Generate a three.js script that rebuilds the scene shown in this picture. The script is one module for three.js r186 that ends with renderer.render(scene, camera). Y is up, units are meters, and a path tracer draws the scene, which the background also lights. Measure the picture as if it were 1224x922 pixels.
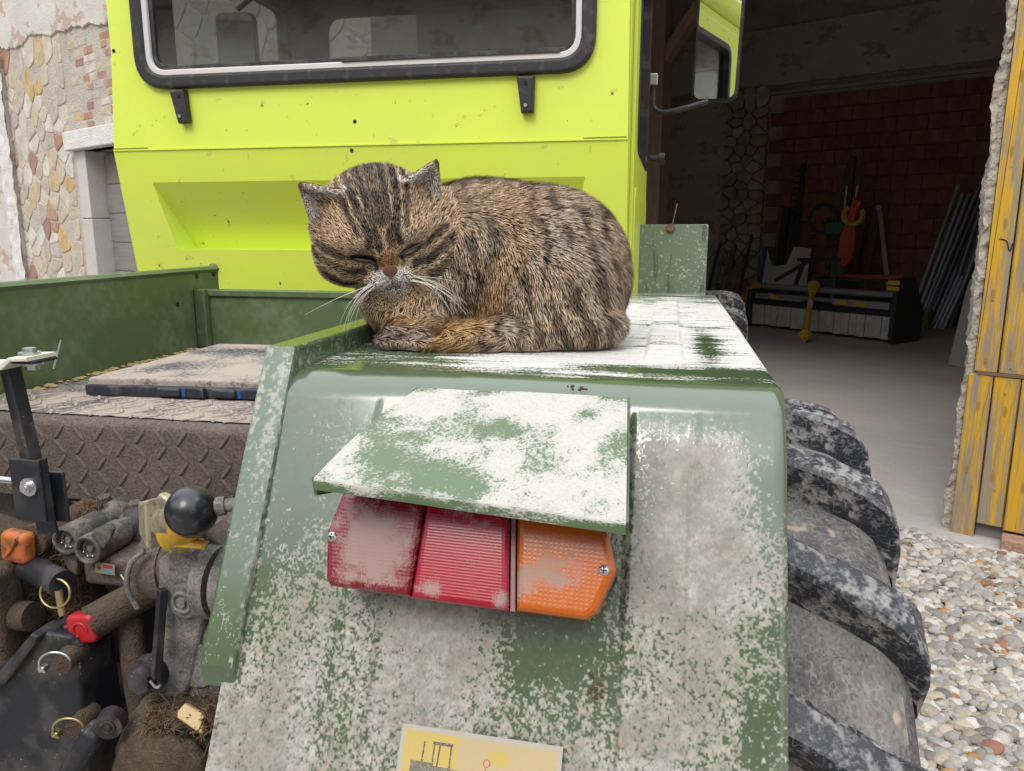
import * as THREE from 'three';
import { mergeGeometries } from 'three/addons/utils/BufferGeometryUtils.js';
import { RoundedBoxGeometry } from 'three/addons/geometries/RoundedBoxGeometry.js';

// ---------------------------------------------------------------- camera, sky, sun, exposure
const RAD = Math.PI / 180;
const scene = new THREE.Scene();
const camera = new THREE.PerspectiveCamera(53.23, 1024 / 771, 0.02, 300);
camera.position.set(0, 1.6, 0);
camera.rotation.order = 'YXZ';
camera.rotation.set(-11.4 * RAD, 11.4 * RAD, 0);
const renderer = new THREE.WebGLRenderer({ antialias: true });
renderer.toneMapping = THREE.LinearToneMapping;
renderer.toneMappingExposure = 1.3;
renderer.shadowMap.enabled = true;
renderer.shadowMap.type = THREE.PCFSoftShadowMap;
const SKY_LEVEL = 1.25;
const sun = new THREE.DirectionalLight(0xfff4e6, 1.3);
sun.position.set(-2.2, 9, 5.6);
sun.target.position.set(-0.3, 1, -1.5);
sun.castShadow = true;
sun.shadow.radius = 45;
sun.shadow.mapSize.set(2048, 2048);
Object.assign(sun.shadow.camera, { left: -12, right: 12, top: 12, bottom: -12, near: 0.1, far: 40 });
sun.name = 'sun';
scene.add(sun, sun.target);

// ---------------------------------------------------------------- noise and random numbers
function rng(seed) { let a = seed >>> 0; return () => { a = (a + 0x6D2B79F5) >>> 0; let t = a; t = Math.imul(t ^ (t >>> 15), t | 1); t ^= t + Math.imul(t ^ (t >>> 7), t | 61); return ((t ^ (t >>> 14)) >>> 0) / 4294967296; }; }
function h2(x, y, s) { let n = (Math.imul(x, 374761393) + Math.imul(y, 668265263) + Math.imul(s, 1274126177)) | 0; n = Math.imul(n ^ (n >>> 13), 1274126177); n ^= n >>> 16; return (n >>> 0) / 4294967296; }
const sm = t => t * t * (3 - 2 * t), cl = (x, a = 0, b = 1) => x < a ? a : x > b ? b : x, ss = (a, b, x) => sm(cl((x - a) / (b - a))), mix = (a, b, t) => a + (b - a) * t;
const mod = (a, n) => ((a % n) + n) % n;
function vn(x, y, px, py, s) {        // x, y >= 0
  const xi = x | 0, yi = y | 0; let fx = x - xi, fy = y - yi; fx *= fx * (3 - 2 * fx); fy *= fy * (3 - 2 * fy);
  const x0 = xi % px, x1 = (xi + 1) % px, y0 = yi % py, y1 = (yi + 1) % py, a = h2(x0, y0, s), b = h2(x1, y0, s), c = h2(x0, y1, s), d = h2(x1, y1, s), e = a + (b - a) * fx;
  return e + (c + (d - c) * fx - e) * fy;
}
// fractal noise on the unit square, repeating; fu / fv cells across it
function fb(u, v, fu, fv, oct, s) { let a = 0.5, r = 0, t = 0; for (let i = 0; i < oct; i++) { r += a * vn(u * fu, v * fv, fu, fv, s + i * 7); t += a; a *= 0.55; fu *= 2; fv *= 2; } return r / t; }
function h3(x, y, z, s) { return h2(x + Math.imul(z, 7919), y - Math.imul(z, 104729), s); }
function vn3(x, y, z, s = 0) { const xi = Math.floor(x), yi = Math.floor(y), zi = Math.floor(z), fx = sm(x - xi), fy = sm(y - yi), fz = sm(z - zi); const l = k => mix(mix(h3(xi, yi, zi + k, s), h3(xi + 1, yi, zi + k, s), fx), mix(h3(xi, yi + 1, zi + k, s), h3(xi + 1, yi + 1, zi + k, s), fx), fy); return mix(l(0), l(1), fz); }
const fb3 = (x, y, z, s = 0) => 0.55 * vn3(x, y, z, s) + 0.3 * vn3(x * 2.1, y * 2.1, z * 2.1, s + 3) + 0.15 * vn3(x * 4.3, y * 4.3, z * 4.3, s + 9);
const mix3 = (a, b, t) => [mix(a[0], b[0], t), mix(a[1], b[1], t), mix(a[2], b[2], t)];
const enc = c => { c = cl(c); return Math.round(255 * (c <= 0.0031308 ? 12.92 * c : 1.055 * Math.pow(c, 1 / 2.4) - 0.055)); };

// an even overcast: brighter towards the zenith, faint cloud structure everywhere
{
  const w = 256, h = 128, d = new Float32Array(w * h * 4);
  for (let j = 0; j < h; j++) for (let i = 0; i < w; i++) {
    const el = ((j + 0.5) / h - 0.5) * Math.PI, k = (j * w + i) * 4;
    let L = el > 0 ? (1 + 2 * Math.sin(el)) / 3 * 1.5 : 0.5 * Math.max(0.3, 1 + el * 2);
    L *= 0.9 + 0.22 * fb(i / w, j / h, 6, 5, 4, 11);
    d[k] = L * 0.96; d[k + 1] = L; d[k + 2] = L * 1.06; d[k + 3] = 1;
  }
  const t = new THREE.DataTexture(d, w, h, THREE.RGBAFormat, THREE.FloatType);
  t.mapping = THREE.EquirectangularReflectionMapping; t.magFilter = t.minFilter = THREE.LinearFilter; t.needsUpdate = true;
  scene.background = t; scene.environment = t;
  scene.backgroundIntensity = SKY_LEVEL; scene.environmentIntensity = SKY_LEVEL;
}

// ---------------------------------------------------------------- textures and materials
// fn(u, v) gives [r, g, b (linear), roughness, height]
function surf(w, h, fn, tile, opt = {}) {
  const A = new Uint8Array(w * h * 4), B = new Uint8Array(w * h * 4), C = new Uint8Array(w * h * 4);
  let rs = 0, rq = 0;
  for (let j = 0; j < h; j++) for (let i = 0; i < w; i++) {
    const o = fn((i + 0.5) / w, (j + 0.5) / h), k = (j * w + i) * 4;
    A[k] = enc(o[0]); A[k + 1] = enc(o[1]); A[k + 2] = enc(o[2]);
    B[k] = B[k + 1] = 255 * cl(o[3]); B[k + 2] = 0; rs += o[3]; rq += o[3] * o[3];
    C[k] = C[k + 1] = C[k + 2] = 255 * cl(o[4] ?? 0.5);
    A[k + 3] = B[k + 3] = C[k + 3] = 255;
  }
  const T = (a, srgb) => { const t = new THREE.DataTexture(a, w, h); t.wrapS = t.wrapT = THREE.RepeatWrapping; t.magFilter = THREE.LinearFilter; t.minFilter = THREE.LinearMipmapLinearFilter; t.generateMipmaps = true; t.anisotropy = 8; if (srgb) t.colorSpace = THREE.SRGBColorSpace; t.needsUpdate = true; return t; };
  const { bump = 0, ...rest } = opt;
  const m = new THREE.MeshPhysicalMaterial({ map: T(A, true), roughness: rs / (w * h), metalness: 0, ...rest });
  if (rq / (w * h) - m.roughness * m.roughness > 0.012) { m.roughnessMap = T(B); m.roughness = 1; }   // a map only where gloss really varies
  if (bump) { m.bumpMap = T(C); m.bumpScale = bump; }
  m.userData.tile = tile;
  return m;
}
const plain = (r, g, b, rough = 0.6, opt = {}) => new THREE.MeshPhysicalMaterial({ color: new THREE.Color().setRGB(r, g, b), roughness: rough, ...opt });

const DUST = [0.5, 0.455, 0.4], GREEN = [0.052, 0.088, 0.037];
const M = {};
// green paint with a thin, patchy film of lime dust
M.green = surf(512, 512, (u, v) => {
  const n = fb(u, v, 5, 5, 5, 21), g = fb(u, v, 90, 90, 2, 25);
  const d = ss(0.5, 0.78, n * 0.75 + g * 0.35) * 0.55;
  const sp = h2(Math.floor(u * 512), Math.floor(v * 512), 5) > 0.9985 ? 0.7 : 0;
  return [...mix3(GREEN, DUST, Math.max(d * 0.6, sp)), 0.3 + 0.5 * d, 0.5 + 0.2 * d];
}, 0.6, { bump: 0.0008 });
M.greenSide = surf(512, 512, (u, v) => {
  const n = fb(u, v, 4, 4, 5, 41), st = fb(u, v, 60, 5, 3, 45), g = fb(u, v, 120, 120, 2, 47);
  const d = ss(0.5, 0.8, n * 0.6 + st * 0.2 + g * 0.3);
  const w = fb(u, v, 70, 70, 2, 49), worm = ss(0.03, 0.0, Math.abs(w - 0.5)) * ss(0.5, 0.65, fb(u, v, 24, 24, 2, 52)) * 0.45;
  return [...mix3([0.062, 0.105, 0.046], DUST, Math.max(d * 0.8, worm)), 0.16 + 0.75 * Math.max(d, worm), 0.5 + 0.3 * d];
}, 0.5, { bump: 0.0005, ior: 2.0 });
M.greenBed = surf(512, 512, (u, v) => {
  const n = fb(u, v, 6, 6, 5, 61), s = fb(u, v, 50, 50, 3, 66);
  return [...mix3([0.075, 0.118, 0.045], [0.22, 0.22, 0.16], ss(0.45, 0.85, n * 0.7 + s * 0.4) * 0.45), 0.42 + 0.2 * n, 0.5];
}, 0.8);
M.cab = surf(1024, 1024, (u, v) => {
  const n = fb(u, v, 4, 6, 5, 71), sp = fb(u, v, 46, 46, 2, 75), s2 = fb(u, v, 150, 150, 1, 76);
  let c = mix3([0.70, 0.83, 0.07], [0.64, 0.76, 0.12], n);
  c = mix3(c, [0.5, 0.42, 0.10], ss(0.80, 0.90, sp) * 0.5);
  c = mix3(c, [0.12, 0.08, 0.03], ss(0.955, 0.975, s2 * 0.6 + sp * 0.5));
  return [...c, 0.33 + 0.18 * n, 0.5];
}, 1.1);
M.cabDust = M.cab;
M.plate = surf(1024, 1024, (u, v) => {
  const n = fb(u, v, 6, 6, 5, 81), g = fb(u, v, 180, 180, 2, 85);
  const d = cl(0.35 + 0.5 * n + (g - 0.5) * 0.9);
  return [...mix3([0.045, 0.036, 0.032], [0.17, 0.135, 0.11], d), 0.92, g];
}, 0.5, { bump: 0.001 });
M.plateTop = surf(1024, 512, (u, v) => {
  const n = fb(u, v, 6, 5, 5, 91), g = fb(u, v, 160, 130, 2, 95);
  const d = ss(0.15, 0.55, n * 0.8 + (g - 0.5) * 0.5);
  return [...mix3([0.06, 0.055, 0.055], [0.335, 0.285, 0.238], d), 0.92, 0.4 + 0.4 * d];
}, 0.5, { bump: 0.0015 });
M.dustLid = surf(512, 512, (u, v) => {
  const n = fb(u, v, 5, 4, 5, 101), g = fb(u, v, 120, 110, 2, 105);
  const d = ss(0.12, 0.5, n * 0.8 + (g - 0.5) * 0.4);
  return [...mix3([0.05, 0.055, 0.07], [0.37, 0.32, 0.268], d), 0.9, 0.4 + 0.3 * d];
}, 0.5, { bump: 0.001 });
M.rimPlastic = surf(256, 256, (u, v) => { const n = fb(u, v, 8, 8, 4, 111); return [...mix3([0.018, 0.022, 0.035], [0.16, 0.15, 0.14], ss(0.5, 0.9, n) * 0.6), 0.55, n]; }, 0.2);
M.dirtySteel = surf(512, 512, (u, v) => {
  const n = fb(u, v, 7, 7, 5, 121), g = fb(u, v, 90, 90, 2, 125), b = fb(u, v, 18, 18, 3, 128);
  let c = mix3([0.075, 0.073, 0.075], [0.27, 0.25, 0.235], ss(0.2, 0.8, n * 0.55 + g * 0.45));
  c = mix3(c, [0.03, 0.03, 0.034], ss(0.62, 0.74, b * 0.7 + g * 0.3) * 0.6);
  return [...c, 0.5 + 0.4 * n, g];
}, 0.16, { bump: 0.0006 });
M.blackSteel = surf(512, 512, (u, v) => {
  const n = fb(u, v, 6, 6, 5, 131), b = fb(u, v, 40, 40, 3, 133);
  let c = mix3([0.012, 0.014, 0.02], [0.06, 0.055, 0.055], ss(0.35, 0.8, n));
  c = mix3(c, [0.3, 0.29, 0.28], ss(0.70, 0.78, b * 0.75 + n * 0.2));
  return [...c, 0.28 + 0.5 * n, n];
}, 0.2, { bump: 0.0004 });
M.mud = surf(512, 512, (u, v) => {
  const n = fb(u, v, 8, 8, 5, 141), g = fb(u, v, 70, 70, 3, 145);
  return [...mix3([0.028, 0.02, 0.014], [0.14, 0.098, 0.06], cl(n * 0.6 + g * 0.6 - 0.15)), 0.97, g * 0.6 + n * 0.4];
}, 0.15, { bump: 0.004 });
M.couplerGrey = surf(256, 256, (u, v) => { const n = fb(u, v, 6, 6, 4, 151), g = fb(u, v, 50, 50, 2, 155); return [...mix3([0.055, 0.056, 0.058], [0.2, 0.165, 0.13], ss(0.4, 0.8, n * 0.7 + g * 0.35)), 0.6, g]; }, 0.08, { bump: 0.0005 });
M.orange = surf(128, 128, (u, v) => { const n = fb(u, v, 6, 6, 4, 161); return [...mix3([0.5, 0.13, 0.03], [0.15, 0.07, 0.03], ss(0.35, 0.85, n)), 0.5, n]; }, 0.05);
M.redCap = surf(128, 128, (u, v) => { const n = fb(u, v, 6, 6, 4, 165); return [...mix3([0.45, 0.012, 0.02], [0.17, 0.06, 0.05], ss(0.5, 0.9, n)), 0.45, n]; }, 0.06);
M.yellowMetal = surf(128, 128, (u, v) => { const n = fb(u, v, 6, 6, 4, 169); return [...mix3([0.72, 0.42, 0.01], [0.4, 0.24, 0.05], n), 0.4, n]; }, 0.05);
M.zinc = surf(256, 256, (u, v) => { const n = fb(u, v, 7, 7, 4, 171); return [...mix3([0.5, 0.45, 0.33], [0.24, 0.2, 0.15], ss(0.4, 0.85, n)), 0.38, n]; }, 0.07, { metalness: 0.55 });
M.brightSteel = plain(0.55, 0.56, 0.58, 0.3, { metalness: 0.9 });
M.brass = plain(0.45, 0.36, 0.18, 0.35, { metalness: 0.8 });
M.ball = surf(128, 128, (u, v) => { const n = fb(u, v, 8, 8, 4, 175); return [...mix3([0.012, 0.013, 0.018], [0.06, 0.06, 0.062], ss(0.45, 0.9, n)), 0.2 + 0.25 * n, n]; }, 0.06, { clearcoat: 0.3, clearcoatRoughness: 0.15 });
M.blackRubber = surf(256, 256, (u, v) => { const n = fb(u, v, 10, 10, 4, 181); return [...mix3([0.018, 0.018, 0.02], [0.1, 0.095, 0.09], ss(0.5, 0.9, n) * 0.6), 0.55, n]; }, 0.2);
M.whiteTrim = plain(0.62, 0.6, 0.6, 0.45);
M.creamPlate = plain(0.62, 0.62, 0.5, 0.45);
M.lining = plain(0.06, 0.062, 0.07, 0.8);
M.glass = new THREE.MeshPhysicalMaterial({ color: new THREE.Color().setRGB(0.74, 0.77, 0.78), roughness: 0.02, transmission: 1, thickness: 0, ior: 2.15 });
M.mirror = plain(0.86, 0.88, 0.9, 0.02, { metalness: 1 });
M.hose = plain(0.02, 0.02, 0.022, 0.6);
M.dark = plain(0.012, 0.011, 0.011, 0.85);
M.straw = plain(0.42, 0.3, 0.14, 0.9);
M.fibre = plain(0.16, 0.1, 0.055, 0.95);

// ---------------------------------------------------------------- helpers
const V = (x, y, z) => new THREE.Vector3(x, y, z);
function boxUV(g, tile) {            // uv in metres / tile, by the way each face points
  if (g.index) g = g.toNonIndexed();
  const p = g.attributes.position, uv = new Float32Array(p.count * 2), a = V(), b = V(), c = V();
  for (let i = 0; i < p.count; i += 3) {
    a.fromBufferAttribute(p, i); b.fromBufferAttribute(p, i + 1); c.fromBufferAttribute(p, i + 2);
    const n = b.clone().sub(a).cross(c.clone().sub(a)), x = Math.abs(n.x), y = Math.abs(n.y), z = Math.abs(n.z);
    [a, b, c].forEach((q, k) => { const [s, t] = x > y && x > z ? [q.z, q.y] : y > z ? [q.x, q.z] : [q.x, q.y]; uv[(i + k) * 2] = s / tile; uv[(i + k) * 2 + 1] = t / tile; });
  }
  g.setAttribute('uv', new THREE.BufferAttribute(uv, 2));
  return g;
}
const used = {};
function numbered(n) { if (used[n] === undefined) { used[n] = 0; return n; } return `${n}_${String(++used[n]).padStart(3, '0')}`; }
function mesh(name, geo, mat, parent) {
  if (Array.isArray(geo)) { const ni = geo.map(g => { const q = g.index ? g.toNonIndexed() : g; if (!q.attributes.uv) q.setAttribute('uv', new THREE.BufferAttribute(new Float32Array(q.attributes.position.count * 2), 2)); for (const k of Object.keys(q.attributes)) if (!['position', 'normal', 'uv'].includes(k)) q.deleteAttribute(k); return q; }); geo = mergeGeometries(ni); geo.keepUV = false; }
  if (mat.userData.tile && !geo.keepUV) { const b = boxUV(geo, mat.userData.tile); b.keepUV = true; geo = b; }
  const m = new THREE.Mesh(geo, mat);
  m.name = name; m.castShadow = m.receiveShadow = true;
  if (parent) { parent.add(m); if (parent.off) m.position.copy(parent.off); }
  return m;
}
function tag(o, label, category, group, kind) { o.name = numbered(o.name); Object.assign(o.userData, { label, category }); if (group) o.userData.group = group; if (kind) o.userData.kind = kind; if (!o.parent) scene.add(o); return o; }
function thing(name, label, category, pos = [0, 0, 0], turn = 0, group) { const g = new THREE.Group(); g.name = name; g.position.set(...pos); g.rotation.y = turn; return tag(g, label, category, group); }
function structure(name, geo, mat) { const m = mesh(numbered(name), geo, mat, scene); m.userData.kind = 'structure'; return m; }
const box = (x0, x1, y0, y1, z0, z1, r = 0) => { const g = r ? new RoundedBoxGeometry(x1 - x0, y1 - y0, z1 - z0, 2, r) : new THREE.BoxGeometry(x1 - x0, y1 - y0, z1 - z0); return g.translate((x0 + x1) / 2, (y0 + y1) / 2, (z0 + z1) / 2); };
function along(g, a, b, up = V(0, 1, 0)) {   // geometry along +y of unit placement -> from a to b
  const d = b.clone().sub(a).normalize(), x = up.clone().cross(d); if (x.length() < 1e-3) x.set(1, 0, 0); x.normalize(); const z = x.clone().cross(d);
  return g.applyMatrix4(new THREE.Matrix4().makeBasis(x, d, z)).translate((a.x + b.x) / 2, (a.y + b.y) / 2, (a.z + b.z) / 2);
}
const cyl = (a, b, r0, r1 = r0, n = 20) => along(new THREE.CylinderGeometry(r1, r0, a.distanceTo(b), n), a, b);
const bar = (a, b, w, t, r = 0, up) => along(r ? new RoundedBoxGeometry(w, a.distanceTo(b), t, 2, r) : new THREE.BoxGeometry(w, a.distanceTo(b), t), a, b, up);
const tube = (pts, r, n = 24, k = 8, closed = false) => new THREE.TubeGeometry(new THREE.CatmullRomCurve3(pts, closed), n, r, k, closed);
function prism(pts, depth, bevel = 0, holes = [], seg = 1) {
  const s = !Array.isArray(pts) ? pts : new THREE.Shape(pts.map(p => new THREE.Vector2(p[0], p[1])));
  for (const h of holes) s.holes.push(!Array.isArray(h) ? h : new THREE.Path(h.map(p => new THREE.Vector2(p[0], p[1]))));
  return new THREE.ExtrudeGeometry(s, { depth: depth - 2 * bevel, bevelEnabled: bevel > 0, bevelThickness: bevel, bevelSize: bevel, bevelOffset: -bevel, bevelSegments: seg, curveSegments: 8 }).translate(0, 0, bevel);
}
function rrect(x0, x1, y0, y1, r, P = THREE.Shape) {
  const s = new P(); s.moveTo(x0 + r, y0); s.lineTo(x1 - r, y0); s.quadraticCurveTo(x1, y0, x1, y0 + r); s.lineTo(x1, y1 - r); s.quadraticCurveTo(x1, y1, x1 - r, y1); s.lineTo(x0 + r, y1); s.quadraticCurveTo(x0, y1, x0, y1 - r); s.lineTo(x0, y0 + r); s.quadraticCurveTo(x0, y0, x0 + r, y0); return s;
}
const bolt = (c, n, r = 0.008, h = 0.006) => { const d = n.clone().normalize(); return [cyl(c, c.clone().addScaledVector(d, h * 0.35), r * 1.5, r * 1.5, 18), cyl(c.clone().addScaledVector(d, h * 0.3), c.clone().addScaledVector(d, h), r, r * 0.97, 6)]; };
function quads(list) {               // list of [a, b, c, d] corner arrays, flat shaded
  const p = []; for (const q of list) { p.push(...q[0], ...q[1], ...q[2]); if (q[3]) p.push(...q[0], ...q[2], ...q[3]); }
  const g = new THREE.BufferGeometry(); g.setAttribute('position', new THREE.Float32BufferAttribute(p, 3)); g.computeVertexNormals(); return g;
}
// ================================================================ the tractor
const tractor = thing('tractor', 'yellow-green tractor with dusty green rear mudguard, flat cargo bed and big lugged tyres', 'tractor', [-0.95, 0, -2.4]);
tractor.off = tractor.position.clone().negate();

// ---- rear mudguard: one pressed sheet over the wheel
const FK = 0.18 / 0.34, FD = Math.hypot(1, FK), FN = V(0, FK / FD, 1 / FD), FU = V(0, 1 / FD, -FK / FD);   // slope of the rear face, its normal and its upward direction
const BR = 0.05, TURN = Math.acos(FK / FD), TT = BR * Math.tan(TURN / 2), Z0 = -1.93, ZC = -0.783, YT = 1.445;
const S1 = ZC - TT - Z0, S2 = S1 + BR * TURN, S3 = S2 + 0.56;
function profile(s) {
  if (s < S1) return [YT, Z0 + s, 1, 0];
  if (s < S2) { const a = (s - S1) / BR; return [YT - BR + BR * Math.cos(a), ZC - TT + BR * Math.sin(a), Math.cos(a), Math.sin(a)]; }
  const q = s - S2 + TT; return [YT - q / FD, ZC + q * FK / FD, FN.y, FN.z];
}
const facePoint = (x, y, off = 0) => V(x, y, ZC + (YT - y) * FK).addScaledVector(FN, off);
{
  const xs = [], bead = (x, a, b, e) => ss(a - e, a + e, x) * (1 - ss(b - e, b + e, x));
  for (let i = 0; i <= 210; i++) xs.push(-0.425 + i * (0.533 / 210));
  const edge = [[0.1105, -0.0004], [0.1135, -0.0016], [0.1165, -0.0040], [0.1187, -0.0075], [0.12, -0.013], [0.12, -0.045]];
  const cols = xs.map(x => [x, null]).concat(edge);
  const ss_ = []; for (let s = 0; s < S1 - 0.001; s += 0.02) ss_.push(s); for (let k = 0; k <= 12; k++) ss_.push(mix(S1, S2, k / 12)); for (let s = S2 + 0.02; s <= S3; s += 0.02) ss_.push(s);
  const dent = (x, s) => 0.0022 * (vn3(x * 7, s * 5, 1) - 0.5);
  const nx = cols.length, ns = ss_.length, P = [], U = [], I = [];
  for (const s of ss_) for (const [x, d0] of cols) {
    const [y, z, ny, nz] = profile(s);
    let d = d0;
    if (d === null) {
      const top = ss(0.13, 0.15, s) * (1 - ss(0.985, 1.0, s)), rear = ss(S2, S2 + 0.03, s);
      d = top * 0.0045 * bead(x, -0.024, 0.021, 0.0026) + rear * (0.003 * bead(x, -0.302, -0.268, 0.003) + 0.0055 * ss(-0.0305, -0.0275, x) + 0.002 * bead(x, 0.028, 0.034, 0.0025) + 0.002 * bead(x, -0.2, -0.194, 0.0025)) + dent(x, s);
    } else d += dent(0.11, s) + 0.0055 * ss(S2, S2 + 0.03, s);
    P.push(x, y + ny * d, z + nz * d); U.push((x + 0.44) / 0.58, s / S3);
  }
  for (let j = 0; j < ns - 1; j++) for (let i = 0; i < nx - 1; i++) { const a = j * nx + i, b = a + 1, c = a + nx, e = c + 1; I.push(a, c, b, b, c, e); }
  const g = new THREE.BufferGeometry(); g.setAttribute('position', new THREE.Float32BufferAttribute(P, 3)); g.setAttribute('uv', new THREE.Float32BufferAttribute(U, 2)); g.setIndex(I); g.computeVertexNormals(); g.keepUV = true;
  const blob = (x, q, cx, cq, rx, rq) => Math.exp(-(((x - cx) / rx) ** 2 + ((q - cq) / rq) ** 2));
  const mat = surf(1024, 2048, (u, v) => {
    const x = u * 0.58 - 0.44, s = v * S3, q = s - S2;                      // q: distance below the bend
    const grain = fb(u, v, 150, 420, 2, 201), fine = fb(u, v, 340, 900, 1, 203), patch = fb(u, v, 9, 26, 5, 205);
    const streak = fb(u, v, 70, 12, 4, 209), worm = Math.abs(fb(u, v, 44, 122, 2, 213) - 0.5);
    let dust, tone = [0.45, 0.415, 0.365];
    if (q > 0.0) {
      let lvl = 0.535 + 0.30 * blob(x, q, 0.04, 0.08, 0.055, 0.11) + 0.18 * blob(x, q, -0.29, 0.02, 0.03, 0.025) + 0.16 * blob(x, q, -0.36, 0.3, 0.06, 0.14) + 0.12 * blob(x, q, -0.3, 0.4, 0.1, 0.06) + 0.18 * blob(x, q, -0.2, 0.24, 0.05, 0.1) + 0.14 * blob(x, q, 0.03, 0.3, 0.06, 0.12);
      lvl -= 0.34 * blob(x, q, -0.35, 0.08, 0.1, 0.055) + 0.26 * blob(x, q, -0.09, 0.235, 0.06, 0.05) + 0.30 * blob(x, q, 0.105, 0.06, 0.03, 0.05) + 0.24 * blob(x, q, 0.1, 0.32, 0.022, 0.12) + 0.42 * (1 - ss(0.0, 0.05, q)) + 0.16 * blob(x, q, -0.4, 0.16, 0.035, 0.1);
      const n = patch * 0.36 + streak * 0.26 + (grain - 0.5) * 0.42 + (fine - 0.5) * 0.34 + 0.27;
      dust = ss(-0.17, 0.15, lvl + n - 1.135);
      dust = Math.max(dust * (0.58 + 0.42 * fine), (worm < 0.012 && patch > 0.5) ? 0.16 : 0);
      tone = mix3([0.265, 0.235, 0.197], [0.365, 0.335, 0.297], ss(0.35, 0.7, fb(u, v, 16, 40, 3, 219)));
      const brown = ss(0.66, 0.8, fb(u, v, 7, 20, 4, 221)); tone = mix3(tone, [0.22, 0.17, 0.125], brown * 0.6); { const gk = 0.42 + 1.16 * (0.45 * fb(u, v, 84, 232, 2, 223) + grain * 0.35 + fine * 0.2); tone = tone.map(t => t * gk); }
    } else {
      const z = Z0 + s, bendOff = 0.55 * ss(-0.815, -0.775, z), flow = fb(u, v, 8, 150, 4, 231), blot = fb(u, v, 10, 40, 4, 235), scr = fb(u, v, 12, 340, 3, 239);
      let lvl = 0.83 - 0.30 * Math.exp(-(((z + 0.8) / 0.028) ** 2)) - 0.40 * Math.exp(-(((z + 0.87) / 0.03) ** 2)) * ss(-0.1, 0.06, x + 0.05) - 0.30 * blob(x, z, 0.055, -1.08, 0.018, 0.16) - 0.20 * ss(-0.16, -0.36, x) - 0.14 * ss(-1.6, -1.85, z) - bendOff;
      dust = ss(-0.11, 0.12, lvl + flow * 0.30 + blot * 0.28 + scr * 0.22 + fine * 0.2 - 1.22);
      dust *= 0.85 + 0.22 * grain;
      tone = mix3([0.64, 0.63, 0.6], [0.5, 0.475, 0.435], ss(0.4, 0.75, blot) * 0.8 + 0.35 * ss(-1.0, -1.6, z) * scr);
    }
    dust = cl(dust);
    const c = mix3(mix3(GREEN, [0.075, 0.115, 0.058], patch), tone, dust);
    return [...c, mix(0.13, 0.95, Math.max(dust, 0.1 * grain)), 0.3 + 0.35 * dust + 0.4 * dust * (grain - 0.5)];
  }, 0, { bump: 0.0003, ior: 1.95 });
  const fender = mesh('rear_mudguard', g, mat, tractor);
  fender.userData.label = 'dusty green sheet steel mudguard over the rear wheel';

  // inner edge bar that stands proud of the sheet
  const e = 0.026, poly = [];
  const line = (y, off) => { const p = facePoint(0, y, off); return [p.z, p.y]; };
  poly.push([-1.86, 1.441], [-1.86, YT + e], [ZC - 0.012, YT + e], line(1.168, 0.012), line(1.150, -0.003), line(1.42, -0.012), [-0.83, 1.42]);
  const bg = prism(poly.map(([z, y]) => [-z, y]), 0.037, 0.0035, [], 2);
  bg.applyMatrix4(new THREE.Matrix4().makeBasis(V(0, 0, -1), V(0, 1, 0), V(1, 0, 0))).translate(-0.447, 0, 0);
  mesh('edge_bar', bg, M.greenSide, fender);

  // printed sticker low on the rear face
  const cv = document.createElement('canvas'); cv.width = 768; cv.height = 512; const c2 = cv.getContext('2d'), rs = rng(77);
  c2.fillStyle = '#a9a49a'; c2.fillRect(0, 0, 768, 512); c2.fillStyle = '#b3a276'; c2.fillRect(22, 22, 724, 468);
  c2.fillStyle = '#bba452'; c2.fillRect(22, 22, 260, 190); c2.fillRect(430, 60, 90, 60);
  c2.strokeStyle = '#4a4642'; c2.fillStyle = '#5a5650'; c2.lineWidth = 7;
  c2.strokeRect(168, 66, 82, 100); c2.fillRect(160, 58, 98, 14); c2.beginPath(); c2.moveTo(196, 70); c2.lineTo(190, 166); c2.stroke(); c2.beginPath(); c2.moveTo(120, 64); c2.lineTo(116, 150); c2.stroke();
  c2.fillStyle = '#6b665c'; c2.fillRect(62, 150, 110, 66); c2.fillRect(165, 165, 190, 60);
  for (const [x, y, r] of [[112, 248, 62], [290, 262, 58]]) { c2.fillStyle = '#6b665c'; c2.beginPath(); c2.arc(x, y, r, 0, 7); c2.fill(); c2.fillStyle = '#d2b54c'; c2.beginPath(); c2.arc(x, y, r * 0.42, 0, 7); c2.fill(); c2.lineWidth = 4; c2.beginPath(); c2.arc(x, y, r * 0.75, 0, 7); c2.stroke(); }
  c2.strokeStyle = '#b9585a'; c2.lineWidth = 6; c2.beginPath(); c2.moveTo(420, 140); c2.lineTo(400, 260); c2.moveTo(420, 140); c2.lineTo(446, 260); c2.moveTo(400, 170); c2.lineTo(452, 178); c2.moveTo(396, 210); c2.lineTo(452, 214); c2.stroke(); c2.beginPath(); c2.arc(424, 118, 15, 0, 7); c2.stroke();
  c2.strokeStyle = '#55504c'; c2.lineWidth = 3; c2.beginPath(); c2.moveTo(500, 180); c2.lineTo(485, 260); c2.stroke();
  for (let i = 0; i < 9000; i++) { c2.fillStyle = `rgba(168,158,140,${0.18 + 0.4 * rs()})`; c2.fillRect(rs() * 768, rs() * 512, 2 + 5 * rs(), 2 + 5 * rs()); }
  const st = new THREE.CanvasTexture(cv); st.colorSpace = THREE.SRGBColorSpace;
  const sg = new THREE.PlaneGeometry(0.153, 0.102, 8, 6); sg.keepUV = true;
  sg.applyMatrix4(new THREE.Matrix4().makeRotationZ(-0.9 * RAD)).applyMatrix4(new THREE.Matrix4().makeBasis(V(1, 0, 0), FU, FN));
  const sc = facePoint(-0.154, 1.1395 - 0.045, 0.0062); sg.translate(sc.x, sc.y, sc.z);
  const sticker = mesh('sticker', sg, new THREE.MeshStandardMaterial({ map: st, roughness: 0.75 }), fender);
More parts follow.
